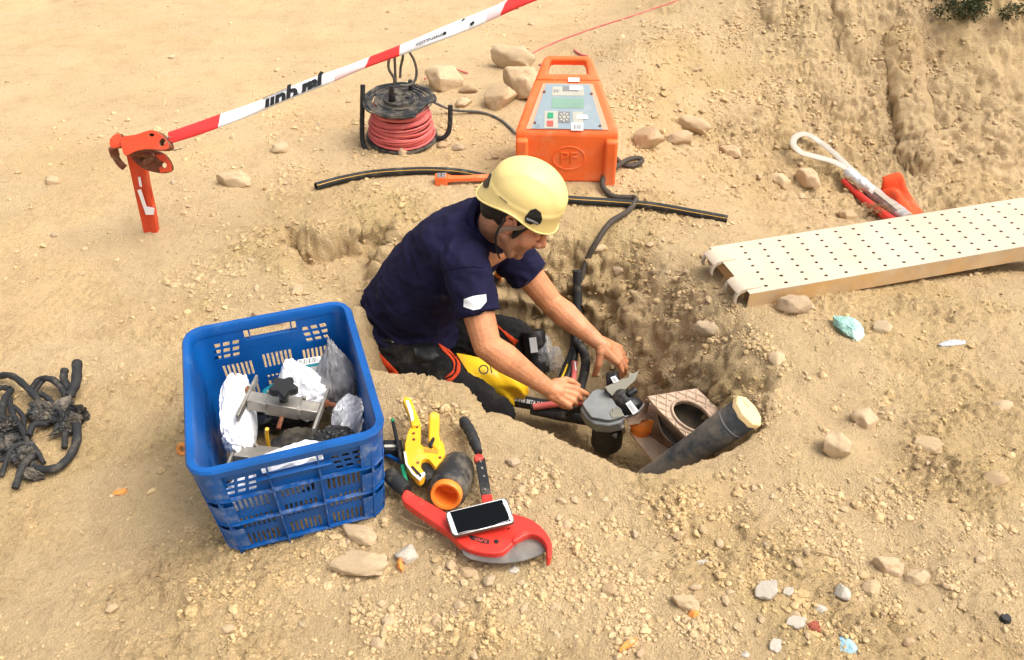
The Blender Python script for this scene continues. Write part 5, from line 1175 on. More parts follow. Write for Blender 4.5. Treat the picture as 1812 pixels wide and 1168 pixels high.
    mb = slab(P((482, 800), (808, 722), (862, 855), (533, 940)), 0, .0012, n=n, org=c0 + n * .0012); sc = obj("screen", mb, M['screen'], t, True, 0)
    q = spline([np.append(V(*T3(*k)), 0) for k in ((535, 935), (600, 918), (700, 905), (800, 868), (850, 850), (848, 815), (830, 770), (812, 745))], 5)[:, :2]; mb = MB()
    cp = []
    for a in q: d = ray(*a); cp.append(V(0, 0, CAM_H) + d * (((c0 + n * .0014 - V(0, 0, CAM_H)) @ n) / (d @ n)))
    mb.tube(cp, .00045, 5); obj("crack", mb, M['phonew'], sc, True, 0)
    mb = slab(P((832, 765), (845, 758), (858, 790), (846, 795)), 0, .001, n=n, org=c0 + n * .0012); obj("home_button", mb, M['white'], t, True, 0)
    for x, y in ((846, 742), (868, 812)): mb = slab([T3(*k) for k in circ(x, y, 5)], 0, .001, n=n, org=c0 + n * .0012); obj("touch_key", mb, M['inkgrey'], t, True, 0)
    # pens and small box
    def pen(p0, p1, c_, c2, label, z):
        a, b_ = Pz(*T3(*p0), z), Pz(*T3(*p1), z - .0); t = thing("pen", label, "pen", (a + b_) / 2); d = b_ - a
        mb = MB().tube([a + d * k for k in (.06, .10, .5, .84)], [.0046, .0052, .0055, .0055], 12); obj("barrel", mb, c_, t, True, 60)
        mb = MB().tube([a + d * k for k in (0, .02, .065)], [.0022, .0045, .005], 12); obj("end_plug", mb, c2, t, True, 60)
        mb = MB().tube([a + d * k for k in (.74, .76, .98, 1.0)], [.0058, .0066, .0058, .003], 12); obj("cap", mb, c2, t, True, 60)
    pen((120, 212), (210, 625), M['black'], M['green'], "black marker with green ends leaning between the crate and the yellow cutter", zg + .05)
    pen((55, 425), (185, 490), M['blue'], M['blue'], "blue pen half hidden behind the blue crate's corner", zg + .02)
    mb = slab(P((60, 345), (180, 345), (185, 410), (68, 415)), zg + .04, .03); c = Pz(*T3(120, 380), zg + .01); t = thing("tool_box", "small flat black box with a pale stripe between the crate and the yellow cutter", "box", c)
    obj("body", mb, M['black'], t, True, 30, .004); mb = slab(P((70, 378), (165, 378), (165, 392), (72, 394)), zg + .0408, .002); obj("stripe", mb, M['ivory'], t, True, 0)
tools()

# ------------------------------------------------------------------ things in the pit
def QU(X, Y): return (1000 + X * .22263, 580 + Y * .2226)
def QV(X, Y): return (920 + X * .15412, 600 + Y * .15411)
def BEZ(p): return [tuple(q) for q in p]
def pit_things():
    fl = -.40
    # closure: octagonal grey lid, bracket plates, black couplers
    zt = -.165; t = thing("cable_closure", "grey octagonal cable closure with black couplers that the worker is holding in the pit", "closure", (Pz(1085, 740, zt) * V(1, 1, 0) + V(0, 0, fl)))
    lid = [QV(*p) for p in ((715, 740), (770, 680), (835, 592), (880, 582), (985, 590), (1045, 655), (1120, 780), (1195, 885), (1060, 925), (1010, 930), (820, 895), (770, 830))]
    mb = slab(lid, zt, .012, n=V(-.12, -.22, .97)); obj("lid", mb, M['alu'], t, True, 30, .002)
    low = [QV(*p) for p in ((690, 800), (740, 700), (860, 600), (1000, 590), (1170, 800), (1200, 890), (1160, 960), (1030, 990), (860, 975), (760, 905))]
    mb = slab(low, zt - .018, .05, n=V(-.12, -.22, .97)); obj("housing", mb, M['alu'], t, True, 30, .005)
    mb = slab([QV(*p) for p in ((685, 830), (760, 760), (1100, 760), (1180, 900), (1110, 1100), (980, 1100), (850, 1010), (750, 940))], zt - .085, .03, n=V(-.12, -.22, .97)); obj("base_tray", mb, M['alu'], t, True, 30, .006)
    for c, a in (((960, 600), ((860, 590), (880, 572), (985, 565), (1060, 660), (990, 672), (910, 640))), ((1110, 840), ((1032, 830), (1060, 795), (1130, 778), (1205, 880), (1065, 905), (1040, 870)))):
        mb = slab([QV(*p) for p in a], zt + .004, .004, [[QV(*q) for q in circ(c[0] + dx, c[1] + dy, 9, 7, 8)] for dx, dy in (((-20, 35), (20, 42), (50, 45)) if c[0] < 1000 else ((-50, -10), (-48, -30), (-10, -40)))], n=V(-.12, -.22, .97)); obj("hinge_plate", mb, M['olive'], t, True, 30, .001)
    def cyl(p0, p1, r, z0, z1, m, name, rings=True):
        a, b_ = Pz(*p0, z0), Pz(*p1, z1); L = np.linalg.norm(b_ - a); prof = [(0, 0), (r * .9, 0), (r, .004), (r, L * .3), (r * .93, L * .32), (r * .93, L * .68), (r, L * .7), (r, L - .004), (r * .9, L), (0, L)]
        mb = MB().lathe(prof, 28, a, b_ - a); return obj(name, mb, m, t, True, 50)
    cyl(QV(1090, 620), QV(1330, 830), .040, zt + .005, zt - .02, M['black'], "coupler"); cyl(QV(1010, 480), QV(1130, 470), .032, zt + .03, zt + .04, M['black'], "coupler")
    cyl(QV(1240, 640), QV(1330, 580), .012, zt + .03, zt + .04, M['black'], "port"); cyl(QV(1060, 590), QV(1120, 640), .035, zt - .0, zt - .01, M['black'], "port")
    for q in (((1213, 740), (1270, 705), (1362, 822), (1300, 868)), ((1040, 440), (1095, 422), (1140, 480), (1075, 505))):
        c = QV(*np.mean(q, axis=0)); z = zt + (.022 if q[0][0] > 1100 else .066); mb = slab([QV(*p) for p in q], z, .001, n=V(0, -.45, .89)); lb = obj("label", mb, M['white'], t, True, 0)
        mb = MB(); a, b_, c_, d_ = [V(*p) for p in q]
        for k in range(7):
            f0 = .14 + k * .11; f1 = f0 + .05; mb = slab([QV(*(a + (d_ - a) * .15 + (b_ - a) * f0 * .9)), QV(*(a + (d_ - a) * .15 + (b_ - a) * f1 * .9)), QV(*(a + (d_ - a) * .9 + (b_ - a) * f1 * .9)), QV(*(a + (d_ - a) * .9 + (b_ - a) * f0 * .9))] , z + .0006, .0004, mb=mb, n=V(0, -.45, .89), org=Pz(*QV(*q[0]), z) + V(0, 0, .0006))
        obj("print", mb, M['inkgrey'], lb, True, 0)
    # the plate held up by the left hand
    hp = [QV(*p) for p in ((985, 560), (1180, 460), (1250, 440), (1255, 380), (1290, 400), (1340, 380), (1370, 352), (1330, 470), (1200, 590), (1110, 590), (1060, 655), (1005, 600))]
    mb = slab(hp, 0, .004, n=V(.25, -.72, .65), org=Pz(*QV(1100, 540), zt + .05)); obj("bracket_plate", mb, M['olive'], t, True, 30, .001)
    mb = slab([QV(*p) for p in ((978, 548), (1180, 452), (1252, 442), (1252, 458), (1180, 470), (985, 566))], 0, .03, n=V(.05, -.3, .95), org=Pz(*QV(1100, 510), zt + .052)); obj("bracket_lip", mb, M['olive'], t, True, 30, .001)
    rp = [QV(*p) for p in ((1200, 890), (1360, 830), (1430, 740), (1520, 740), (1570, 850), (1570, 960), (1500, 920), (1400, 930), (1370, 975), (1250, 990))]
    mb = slab(rp, 0, .004, n=V(-.1, -.62, .78), org=Pz(*QV(1300, 860), zt - .015)); obj("side_plate", mb, M['rustdark'], t, True, 30, .001)
    mb = slab([QV(*p) for p in ((1195, 884), (1350, 828), (1425, 738), (1520, 732), (1528, 742), (1432, 752), (1365, 842), (1205, 900))], 0, .01, n=V(-.1, -.4, .9), org=Pz(*QV(1300, 850), zt - .008)); obj("plate_edge", mb, M['alu'], t, True, 30, .001)
    oc = Pz(*QV(1420, 985), zt - .075); mb = MB().ell(oc, (.046, .036, .038), None, 24, 14); mb.lathe([(0, -.05), (.034, -.05), (.034, .0)], 20, oc, V(.2, -.1, 1)); obj("orange_plug", mb, M['orange2'], t, True, 50)
    mb = MB().lathe([(0, 0), (.05, 0), (.055, .01), (.055, .12), (0, .12)], 24, Pz(1075, 765, zt - .14) + V(0, 0, -.06), V(0, 0, 1)); obj("leg", mb, M['black'], t, True, 40)
    mb = MB().tube(spline([Pz(*QV(1170, 1000), zt - .05), Pz(*QV(1190, 1060), zt - .1), Pz(*QV(1150, 1100), zt - .14)], 6), .008, 8); obj("bolt_rod", mb, M['steel'], t, True, 60)
    # rusty channel with chequered top and round hole
    zt = -.10; t = thing("steel_frame", "rusty chequered steel frame with a round hole lying beside the capped pipe in the pit", "frame", Pz(1190, 760, zt) * V(1, 1, 0) + V(0, 0, fl))
    top = [QU(*p) for p in ((650, 545), (1045, 480), (1245, 665), (1190, 800), (965, 872), (740, 650))]; hole = [QU(*p) for p in circ(1010, 706, 172, 96, 28, .55)]
    nn = V(-.10, -.22, .97); mb = slab(top, zt, .014, [hole], n=nn); tp = obj("top_plate", mb, M['rustplate'], t, True, 30, .002)
    o = Pz(*top[0], zt)
    def PL(q, d=0.0):
        dd = ray(*q); p = V(0, 0, CAM_H) + dd * (((o - V(0, 0, CAM_H)) @ unit(nn)) / (dd @ unit(nn))); return p + unit(nn) * d
    def inpoly(pt, P):
        c = False
        for i in range(len(P)):
            a, b_ = P[i], P[(i + 1) % len(P)]
            if (a[1] > pt[1]) != (b_[1] > pt[1]) and pt[0] < (b_[0] - a[0]) * (pt[1] - a[1]) / (b_[1] - a[1]) + a[0]: c = not c
        return c
    mb = MB(); big = [QU(*p) for p in circ(1010, 706, 200, 118, 28, .55)]
    for i in range(-4, 12):                 # raised lattice of the chequer plate
        for fam in (0, 1):
            A = V(650, 545) + V(395, -65) * (i - 3) / 5; d = (V(310, 327) + V(395, -65) * .8) if fam == 0 else (V(310, 327) - V(395, -65) * .8)
            if fam == 0: A = A - d * .0
            run = []
            for s in np.linspace(-.2, 1.4, 90):
                p = A + d * s; ok = inpoly(QU(*p), top) and not inpoly(QU(*p), big)
                if ok: run.append(PL(QU(*p), .001))
                if (not ok or s > 1.39):
                    if len(run) > 2: mb.tube(run, .0022, 4)
                    run = []
    obj("chequer_rib", mb, M['rustplate'], tp, True, 0)
    mb = MB().tube([PL(QU(*p), .002) for p in circ(1010, 706, 178, 101, 28, .55)], .005, 6, 0, False, True); obj("hole_rim", mb, M['rustplate'], tp, True, 60)
    zb = -.27; bot = [QU(*p) for p in ((510, 825), (700, 795), (860, 990), (705, 1062))]; mb = slab(bot, zb, .012, n=V(-.05, -.1, .99)); obj("bottom_plate", mb, M['rustplate'], t, True, 30, .002)
    a0, a1 = PL(QU(735, 650), -.012), PL(QU(960, 872), -.012); b0, b1 = Pz(*QU(668, 860), zb), Pz(*QU(860, 985), zb); th = V(.012, .006, 0)
    mb = MB().add([a0, a1, b1, b0, a0 + th, a1 + th, b1 + th, b0 + th], [(0, 1, 2, 3), (7, 6, 5, 4), (0, 4, 5, 1), (1, 5, 6, 2), (2, 6, 7, 3), (3, 7, 4, 0)]); obj("web", mb, M['rustdark'], t, True, 30)
    c0 = PL(QU(1010, 706), -.03); mb = MB().lathe([(.0, -.030), (.095, -.026), (.103, .0), (.108, .006)], 28, c0, nn); obj("pocket", mb, M['mud'], t, True, 40)
    for p, q in (((655, 550), (612, 820)),): 
        a, b_ = PL(QU(*p), -.02), Pz(*QU(*q), zb); mb = MB().tube([a, b_], .008, 8); obj("stiffener", mb, M['rustdark'], t, True, 40)
    # black pipe with cream cap
    e = Pz(1322, 729, .135); s = Pz(1165, 838, -.14); d = unit(e - s); s = s - d * .14; L = np.linalg.norm(e - s)
    t = thing("capped_pipe", "dirty black pipe with an octagonal cream cap sticking out of the pit", "pipe", (s + e) / 2)
    mb = MB().lathe([(.040, 0), (.043, L - .17), (.0475, L - .12), (.0475, L - .002), (0, L - .002)], 36, s, d); obj("pipe_wall", mb, M['tarpipe'], t, True, 50)
    mb = MB().lathe([(.0477, L - .06), (.0484, L - .059), (.0484, L - .057), (.0477, L - .056)], 36, s, d); obj("ring_mark", mb, M['inkgrey'], t, True, 50)
    mb = MB().lathe([(.049, L - .012), (.052, L - .008), (.052, L + .006), (.049, L + .010), (.0, L + .010)], 8, s, d); cp = obj("cap", mb, M['creamcap'], t, True, 30, .002)
    u = unit(np.cross(d, V(0, 0, 1))); mb = MB().lathe([(.013, L + .010), (.012, L + .014), (0, L + .014)], 12, s - u * .022 + unit(np.cross(u, d)) * .01, d); obj("knob", mb, M['creamcap'], cp, True, 40)
    # yellow film
    c = Pz(870, 675, fl + .09); t = thing("yellow_bag", "crumpled yellow plastic film printed ON - lying beside the worker's knee", "bag", c * V(1, 1, 0) + V(0, 0, fl))
    row0 = [Pz(x, y, z) for x, y, z in ((806, 628, -.18), (850, 634, -.18), (890, 648, -.2), (930, 680, -.26), (936, 700, -.3))]
    row1 = [Pz(x, y, z) for x, y, z in ((828, 660, -.2), (862, 664, -.21), (892, 676, -.23), (918, 690, -.27), (930, 704, -.31))]
    row2 = [Pz(x, y, z) for x, y, z in ((845, 690, -.25), (866, 690, -.26), (886, 693, -.28), (908, 700, -.31), (926, 710, -.34))]
    row3 = [Pz(x, y, z) for x, y, z in ((880, 705, -.33), (888, 700, -.31), (902, 714, -.34), (912, 720, -.36), (922, 716, -.38))]
    rows = [spline(r, 6) for r in (row0, row1, row2, row3)]
    def fn(u, v):
        k = round(u * 24); col = spline([r[k] for r in rows], 6); p = col[round(v * 18)]
        return p + V(0, -.4, 1) * (.008 * math.sin(u * 9 + v * 4) * v + .022 * abs(((u * 2.1 - v * 1.6) % 1) - .5) + .012 * abs(((u * 1.3 + v * 2.2) % 1) - .5))
    mb = MB().grid(fn, 25, 19); o = obj("film", mb, M['bagyellow'], t, True, 180, recalc=False); q = o.modifiers.new("s", 'SOLIDIFY'); q.thickness = .0015; o.modifiers.new("ss", 'SUBSURF').render_levels = 1
    p = fn(.33, .22); px = unit(fn(.5, .1) - fn(.2, .35)); nn_ = unit(np.cross(px, np.cross(V(0, -.62, .78), px))); up_ = np.cross(nn_, px); mb = MB(); text(mb, "ON -", .050, p + nn_ * .034, np.column_stack([px, up_, nn_]), 0, .0004); obj("lettering", mb, M['ink'], t, True, 0)
    # bagged black fitting
    c = GP(948, 618); c = c + V(0, -.03, .05); t = thing("bagged_fitting", "black pipe fitting inside a clear plastic bag on the pit floor", "fitting", c)
    ax = unit(V(.12, -.45, -.75)); s0 = Pz(943, 585, c[2] + .10); mb = MB().lathe([(0, 0), (.042, 0), (.047, .006), (.050, .05), (.046, .07), (.046, .11), (.049, .13), (.046, .165), (0, .165)], 28, s0, ax); ft = obj("fitting", mb, M['black'], t, True, 50)
    nn2 = unit(V(0, -.62, .78) - ax * (V(0, -.62, .78) @ ax)); w2 = np.cross(nn2, ax); mb = MB().box(s0 + ax * .05 + nn2 * .0505 + w2 * -.008, (.028, .06, .001), np.column_stack([w2, ax, nn2])); obj("label", mb, M['white'], ft, True, 0)
    mb = crumple(s0 + ax * .085 + V(.012, 0, 0), (.070, .10, .062), np.column_stack([w2, ax, nn2]), .26, 77, 5, 2.6); obj("film", mb, M['film'], t, True, 180)
    mb = crumple(s0 + ax * .11 + V(.075, .0, -.02), (.045, .075, .03), np.column_stack([w2, ax, nn2]), .4, 78, 4, 2.6); obj("film_flap", mb, M['film'], t, True, 180)
    # cable bundle and conduits
    t = thing("cable_bundle", "bundle of black and red cables with corrugated conduit hanging into the pit", "cables", Pz(1010, 680, fl))
    def cab(pts, r, m, name="cable", n=8, corr=0, nn=10):
        P = spline([Pz(*p) for p in pts], n); rr = r if not corr else [r * (1 + .09 * (k % 2)) for k in range(len(P))]
        mb = MB().tube(P, rr, nn); return obj(name, mb, M[m], t, True, 60)
    cab([(1018, 592, -.26), (1014, 620, -.3), (1002, 650, -.31), (990, 680, -.33), (975, 705, -.36)], .016, 'black'); cab([(1018, 600, -.27), (1017, 630, -.31), (1012, 670, -.33), (1013, 700, -.36)], .014, 'black')
    cab([(1020, 620, -.28), (1008, 655, -.30), (996, 690, -.33), (986, 712, -.36)], .012, 'black'); cab([(1016, 640, -.28), (1016, 662, -.3), (1011, 690, -.32), (1006, 708, -.34)], .011, 'redwire')
    cab([(1019, 606, -.26), (1030, 618, -.26), (1036, 636, -.28), (1034, 660, -.30), (1026, 690, -.34)], .017, 'rubber', "corrugated_conduit", 16, 1, 12)
    cab([(1004, 645, -.29), (998, 660, -.3), (991, 674, -.31)], .0035, 'bagyellow', "yellow_wire"); cab([(1017, 640, -.27), (1019, 656, -.29)], .0035, 'white', "white_wire"); cab([(1027, 602, -.25), (1024, 608, -.26)], .0035, 'white', "white_wire")
    mb = MB().tube(spline([Pz(*p) for p in ((895, 706, -.345), (930, 712, -.345), (975, 720, -.34), (1040, 728, -.33))], 8), .024, 14); cd = thing("conduit", "black conduit with faded white print running along the pit floor to the closure", "pipe", Pz(960, 718, fl)); obj("pipe_wall", mb, M['black'], cd, True, 60)
    d0, d1 = Pz(915, 709, -.345), Pz(965, 718, -.34); px = unit(d1 - d0); nn_ = unit(V(0, -.62, .78) - px * (V(0, -.62, .78) @ px)); mb = MB(); text(mb, "SUPER BETA FLEX", .020, (d0 + d1) / 2 + nn_ * .0243, np.column_stack([px, np.cross(nn_, px), nn_]), 0, .0003, .75); obj("lettering", mb, M['white'], cd, True, 0)
    mb = MB().tube(spline([Pz(*p) for p in ((940, 724, -.34), (985, 734, -.34), (1030, 742, -.335), (1060, 748, -.33))], 8), .020, 12); tag(obj("conduit", mb, M['rubber'], None, True, 60, loc=Pz(990, 735, fl)), "lower plain black conduit under the closure, nearest the pit's front rim", "pipe")
    mb = MB().tube(spline([Pz(*p) for p in ((944, 720, -.315), (975, 716, -.30), (1010, 712, -.28), (1036, 716, -.25))], 8), .012, 10); tag(obj("red_cable", mb, M['redwire'], None, True, 60, loc=Pz(975, 718, fl)), "thick red cable lying over the conduit under the worker's right hand", "cable")
    mb = MB().tube(spline([Pz(*p) for p in ((965, 735, -.36), (1000, 735, -.33), (1025, 722, -.26), (1045, 715, -.22))], 8), .008, 10); tag(obj("black_cable", mb, M['black'], None, True, 60, loc=Pz(1000, 735, fl)), "thin black cable curving up into the worker's right fist", "cable")
    # capped tube end behind the worker's chest
    t = thing("capped_tube", "black tube end with an orange cap poking out behind the worker's sleeve", "tube", GP(868, 520)); P = spline([Py(864, 540, 2.60), Py(868, 512, 2.60), Py(876, 495, 2.60), Py(884, 484, 2.60)], 6); mb = MB().tube(P, .015, 12); obj("tube", mb, M['blackdirty'], t, True, 60)
    e = P[-1]; d = unit(P[-1] - P[-3]); mb = MB().lathe([(0, -.012), (.017, -.012), (.018, 0), (.018, .02), (.0, .022)], 16, e, d); mb.tube([e, e + V(.006, -.01, -.03)], .004, 6); obj("cap", mb, M['orange2'], t, True, 40)
    # small finds
    def bit(name, px, py, rad, m, label, cat, sd, amp=.3, rz=0): o = obj(name, crumple(GP(px, py, rad[2] * .4), rad, RZ(rz), amp, sd, 4, 1.6, 14, .06), M[m], None, True, 40, loc=GP(px, py)); tag(o, label, cat)
    bit("glass_slag", 1500, 588, (.042, .062, .035), 'turq', "weathered turquoise lump lying in the dirt in front of the plank", "lump", 61, .2, .35)
    bit("plastic_shard", 1688, 608, (.055, .016, .008), 'slate', "thin blue grey shard half buried right of the turquoise lump", "shard", 62, .3, .1)
    bit("brick_bit", 1436, 1111, (.022, .016, .012), 'brick', "red brown brick bit among the white plaster chunks", "brick", 63)
    bit("blue_scrap", 1502, 1145, (.016, .026, .008), 'paleblue', "pale blue scrap at the bottom edge among the plaster chunks", "scrap", 64, .35, .5)
    bit("clay_bit", 212, 872, (.024, .010, .006), 'clay', "flat orange clay chip lying alone on the sand below the black cable heap", "chip", 65, .2, .1)
    bit("clay_bit", 709, 1002, (.008, .020, .012), 'clay', "orange brown shard between the largest flat rock and the plaster chunk", "shard", 66, .2, .2)
    bit("clay_bit", 1228, 1088, (.012, .012, .008), 'clay', "small orange crumb in the dirt low in the middle", "crumb", 67)
    o = obj("pipe_ring", MB().tube([GP(325, 800, .012) + V(.012 * math.cos(a), .006 * math.sin(a), .013 * math.sin(a)) for a in [2 * PI * k / 16 for k in range(16)]], .006, 8, 0, False, True), M['clay'], None, True, 60, loc=GP(325, 800)); tag(o, "small orange ring against the left side of the blue crate", "ring")
    o = obj("black_plug", MB().lathe([(0, .006), (.010, .006), (.013, -.004)], 12, GP(1778, 1096, .004)), M['black'], None, True, 60, loc=GP(1778, 1096)); tag(o, "small black disc in the dirt at the lower right edge", "disc")
    for k, (pts, lab) in enumerate((([(690, 905, .01), (720, 930, .02), (760, 945, .015)], "dry straw beside the red cutter's grip"), ([(1390, 975, .004), (1440, 980, .006), (1480, 990, .004)], "dry straw lying on the dirt left of the pair of cream stones"))):
        o = obj("straw", MB().tube(gpath(pts, .003, 5), .0018, 5), M['twig'], None, True, 60, loc=GP(*pts[0][:2])); tag(o, lab, "straw")
    L = GP(1112, 1146, .006); lf = MB().grid(lambda u, v: L + V((u - .5) * .05, (v - .5) * .016 * math.sin(PI * (.08 + .84 * u)), .004 * math.sin(u * 3) + .003 * (v - .5) ** 2 * 8) @ RZ(-.6), 9, 5); o = obj("dry_leaf", lf, M['clay'], None, True, 180, loc=L, recalc=False); tag(o, "curled dry yellow leaf on the bottom edge of the dirt", "leaf")
pit_things()

def shrub():
    b = GP(1722, 14); t = thing("shrub", "dark green scrubby weed growing on the bank at the top right corner", "shrub", b)
    g = np.random.default_rng(9); mb = MB()
    for k in range(26):
        a = g.uniform(0, 2 * PI); r0 = g.uniform(0, .15); p = b + V(r0 * math.cos(a) * 1.8, r0 * math.sin(a), -.02); d = unit(V(g.normal(0, .5), g.normal(-.2, .4), g.uniform(.3, 1))); L = g.uniform(.05, .14)
        P = spline([p, p + d * L * .5, p + d * L + V(0, 0, -.25 * L)], 5); obj('stem', MB().tube(P, [.004] * 5 + [.003] * 6, 5), M['twig'], t, True, 60)
        for q in P[2:]:
            for j in range(9):
                o = q + g.normal(0, .022, 3); e1 = unit(g.normal(size=3)); e2 = unit(np.cross(e1, g.normal(size=3))); s = g.uniform(.006, .015)
                mb.add([o - e1 * s, o + e2 * s * .45 + V(0, 0, .003), o + e1 * s, o - e2 * s * .45 + V(0, 0, .003)], [(0, 1, 2, 3)])
    obj("leaf", mb, M['leaf'], t, True, 0, recalc=False)
    t['label'] = "dark green scrubby weed growing on the bank at the top right corner"
shrub()
def weed_tuft():
    b = GP(1548, 378); t = MB(); g = np.random.default_rng(3)
    for k in range(40):
        p = b + V(g.uniform(-.06, .05), g.uniform(-.05, .05), 0); t.tube([p, p + V(g.normal(0, .03), -.02, .05), p + V(g.normal(0, .05), -.05, .06 + g.normal(0, .02))], [.0016, .0014, .0008], 4)
    o = obj("dry_grass", t, M['twig'], None, True, 60, loc=b); tag(o, "tuft of dry brown grass under the strap bundle at the plank's far edge", "grass")
weed_tuft()

# ------------------------------------------------------------------ the worker
from mathutils.bvhtree import BVHTree
def worker():
    base = V(-.30, 2.40, -.42)
    t = thing("person", "kneeling person in navy polo", "person", base)
    t['label'] = "kneeling person in navy polo shirt and cream yellow helmet working in the pit"
    lp = lambda a, b, k: V(a) * (1 - k) + V(b) * k
    pel = V(-.40, 2.44, -.19); c7 = V(-.085, 2.375, .345)
    shR, elR, wrR = V(-.150, 2.20, .275), V(-.080, 2.035, .065), V(.122, 2.045, -.128)
    shL, elL, wrL = V(-.030, 2.52, .150), V(.150, 2.46, -.083), V(.318, 2.335, -.165)
    hipR, knR, anR = V(-.42, 2.34, -.20), V(-.085, 2.13, -.325), V(-.46, 2.26, -.36)
    hipL, knL, anL = V(-.385, 2.53, -.22), V(.000, 2.58, -.35), V(-.40, 2.60, -.37)
    # ---- head frame
    f = unit(V(.76, -.10, -.62)); u = V(.55, .02, .80); u = unit(u - f * (u @ f)); l = np.cross(u, f); RH = np.column_stack([f, l, u])
    O = Py(912, 376, 2.27); k = 1.12
    def Hd(a, b_, c): return O + RH @ (V(a, b_, c) * k)
    sk = MB()
    def E(c, r, rot=None): sk.ell(Hd(*c), V(r) * k, RH if rot is None else RH @ rot, 24, 16)
    def Cc(a, b_, ra, rb): sk.cap(Hd(*a), Hd(*b_), ra * k, rb * k)
    E((0, 0, .035), (.098, .076, .098)); E((.045, 0, -.040), (.056, .060, .062)); E((.062, 0, -.076), (.038, .042, .036)); E((.088, 0, -.098), (.020, .021, .018))
    for s in (-1, 1):
        E((.062, s * .036, -.030), (.032, .028, .030)); E((.022, s * .053, -.062), (.036, .013, .030)); Cc((.005, s * .060, -.048), (.060, s * .038, -.094), .018, .016)
        E((.110, s * .013, -.034), (.013, .0095, .010))
        Cc((.082, s * .020, .016), (.076, s * .048, .010), .011, .010); E((.084, s * .031, -.006), (.0145, .016, .012))
        Cc((.098, s * .004, -.064), (.088, s * .024, -.066), .0065, .004); Cc((.096, s * .004, -.077), (.087, s * .021, -.075), .0075, .0045)
        ep = [(-.010 + .018 * math.cos(a) * (1.0 if math.sin(a) > 0 else .8) - .008 * math.sin(a), s * (.079 + .005 * math.sin(a)), -.006 + .027 * math.sin(a)) for a in [2 * PI * q / 18 for q in range(18)]]
        sk.tube([Hd(*q) for q in ep], .0055 * k, 8, 0, True, True); E((-.012, s * .075, -.012), (.016, .006, .023)); E((.004, s * .078, -.010), (.006, .007, .010))
    E((.088, 0, .030), (.016, .045, .022)); Cc((.098, 0, .012), (.124, 0, -.028), .0085, .0125); E((.104, 0, -.050), (.008, .010, .012)); E((.094, 0, -.088), (.008, .018, .006))
    nk = Hd(-.025, 0, -.05); sk.cap(c7 + V(.02, 0, -.05), nk, .062, .058); sk.cap(Hd(.012, 0, -.075), c7 + V(.055, -.01, -.02), .036, .042)
    # ---- torso core, legs core (under the clothes)
    sk.cap(pel, lp(pel, c7, .75), .08, .08); sk.cap(shR, shL, .055, .055); sk.cap(lp(pel, c7, .75), c7, .09, .055)
    for h, kn, an in ((hipR, knR, anR), (hipL, knL, anL)): sk.cap(h, kn, .065, .042); sk.cap(kn, an, .042, .035); sk.cap(h, pel, .065, .08)
    # ---- arms
    for s, e, w_ in ((shR, elR, wrR), (shL, elL, wrL)):
        sk.cap(s, lp(s, e, .5), .056, .056); sk.cap(lp(s, e, .4), e, .0555, .046)
        m = lp(e, w_, .28) + V(0, -.004, .004); sk.cap(e, m, .046, .0500); sk.cap(m, lp(e, w_, .7), .0500, .0360); sk.cap(lp(e, w_, .65), w_, .0375, .0285)
    # ---- hands
    tips = []
    def hand(w_, d, n, sg, curls, th, spread=.0, kk=1.06):
        d = unit(d); n = unit(V(n) - d * (V(n) @ d)); s = np.cross(d, n) * sg
        sk.cap(w_ - d * .01, w_ + d * .035, .027 * kk, .026 * kk)
        offs = (.030, .010, -.010, -.029); lens = (.092, .096, .091, .081); ph = ((.045, .027, .021), (.049, .031, .022), (.045, .029, .022), (.035, .021, .019)); rad = (.0098, .0100, .0094, .0083)
        for i in range(4):
            K = w_ + (d * lens[i] + s * offs[i]) * kk
            sk.cap(w_ + (s * offs[i] * .55 + d * .012) * kk, K, .0165 * kk, .0120 * kk); sk.cap(w_ + (s * offs[i] * .6 + d * .02 - n * .007) * kk, K - d * .012 - n * .006, .0165 * kk, .0115 * kk)
            sk.cap(w_ + (d * .03 + s * offs[i] * .62 + n * .0155) * kk, K + (n * .0045 - d * .006) * kk, .0052 * kk, .0085 * kk, 10)
            a = 0.0; p = K; dd0 = unit(d + s * spread * offs[i] * 12)
            for j in range(3):
                a += curls[i][j]; dir_ = dd0 * math.cos(a) - n * math.sin(a); q = p + dir_ * ph[i][j] * kk; sk.cap(p, q, rad[i] * (1 - .09 * j) * kk, rad[i] * (.93 - .09 * j) * kk, 12); p = q
            tips.append((p, dir_, n * math.cos(a) + dd0 * math.sin(a)))
        p = w_ + (d * .022 + s * .026 - n * .006) * kk; sk.cap(w_ + d * .01, p, .018 * kk, .017 * kk)
        sk.cap(p, w_ + (d * .075 + s * .02) * kk, .013 * kk, .011 * kk)
        for j, (dv, L, r0, r1) in enumerate(th):
            dir_ = unit(d * dv[0] + s * dv[1] + n * dv[2]); q = p + dir_ * L * kk; sk.cap(p, q, r0 * kk, r1 * kk, 12); p = q
        tips.append((p, dir_, unit(n + s * .5)))
    R_ = V(.90, -.06, -.38)
    hand(wrR, R_, V(.30, -.62, .72), -1, ((.45, .40, .25), (.85, .95, .55), (1.0, 1.05, .6), (1.05, 1.1, .6)), (((.75, .6, -.35), .042, .0150, .0120), ((.95, .15, -.35), .032, .0120, .0105), ((.95, -.15, -.30), .025, .0105, .0085)))
    hand(wrL, V(.70, -.16, -.42), V(.42, -.36, .80), 1, ((.62, .62, .35), (.55, .55, .35), (.52, .5, .3), (.55, .55, .35)), (((.42, .62, -.62), .046, .0150, .0122), ((.30, .22, -.90), .034, .0122, .0105), ((.30, .05, -.95), .026, .0105, .0085)), .22)
    v, fc, nr = fused(sk, .0033, 3, .5)
    # colouring of the skin itself: stubble, redder ears, nose, lips, knuckles
    q = (v - O) @ RH / k; col = np.tile(V(.57, .240, .108), (len(v), 1)); nz = fbm(v, 60, 3)[:, None]; col *= 1 + .06 * nz
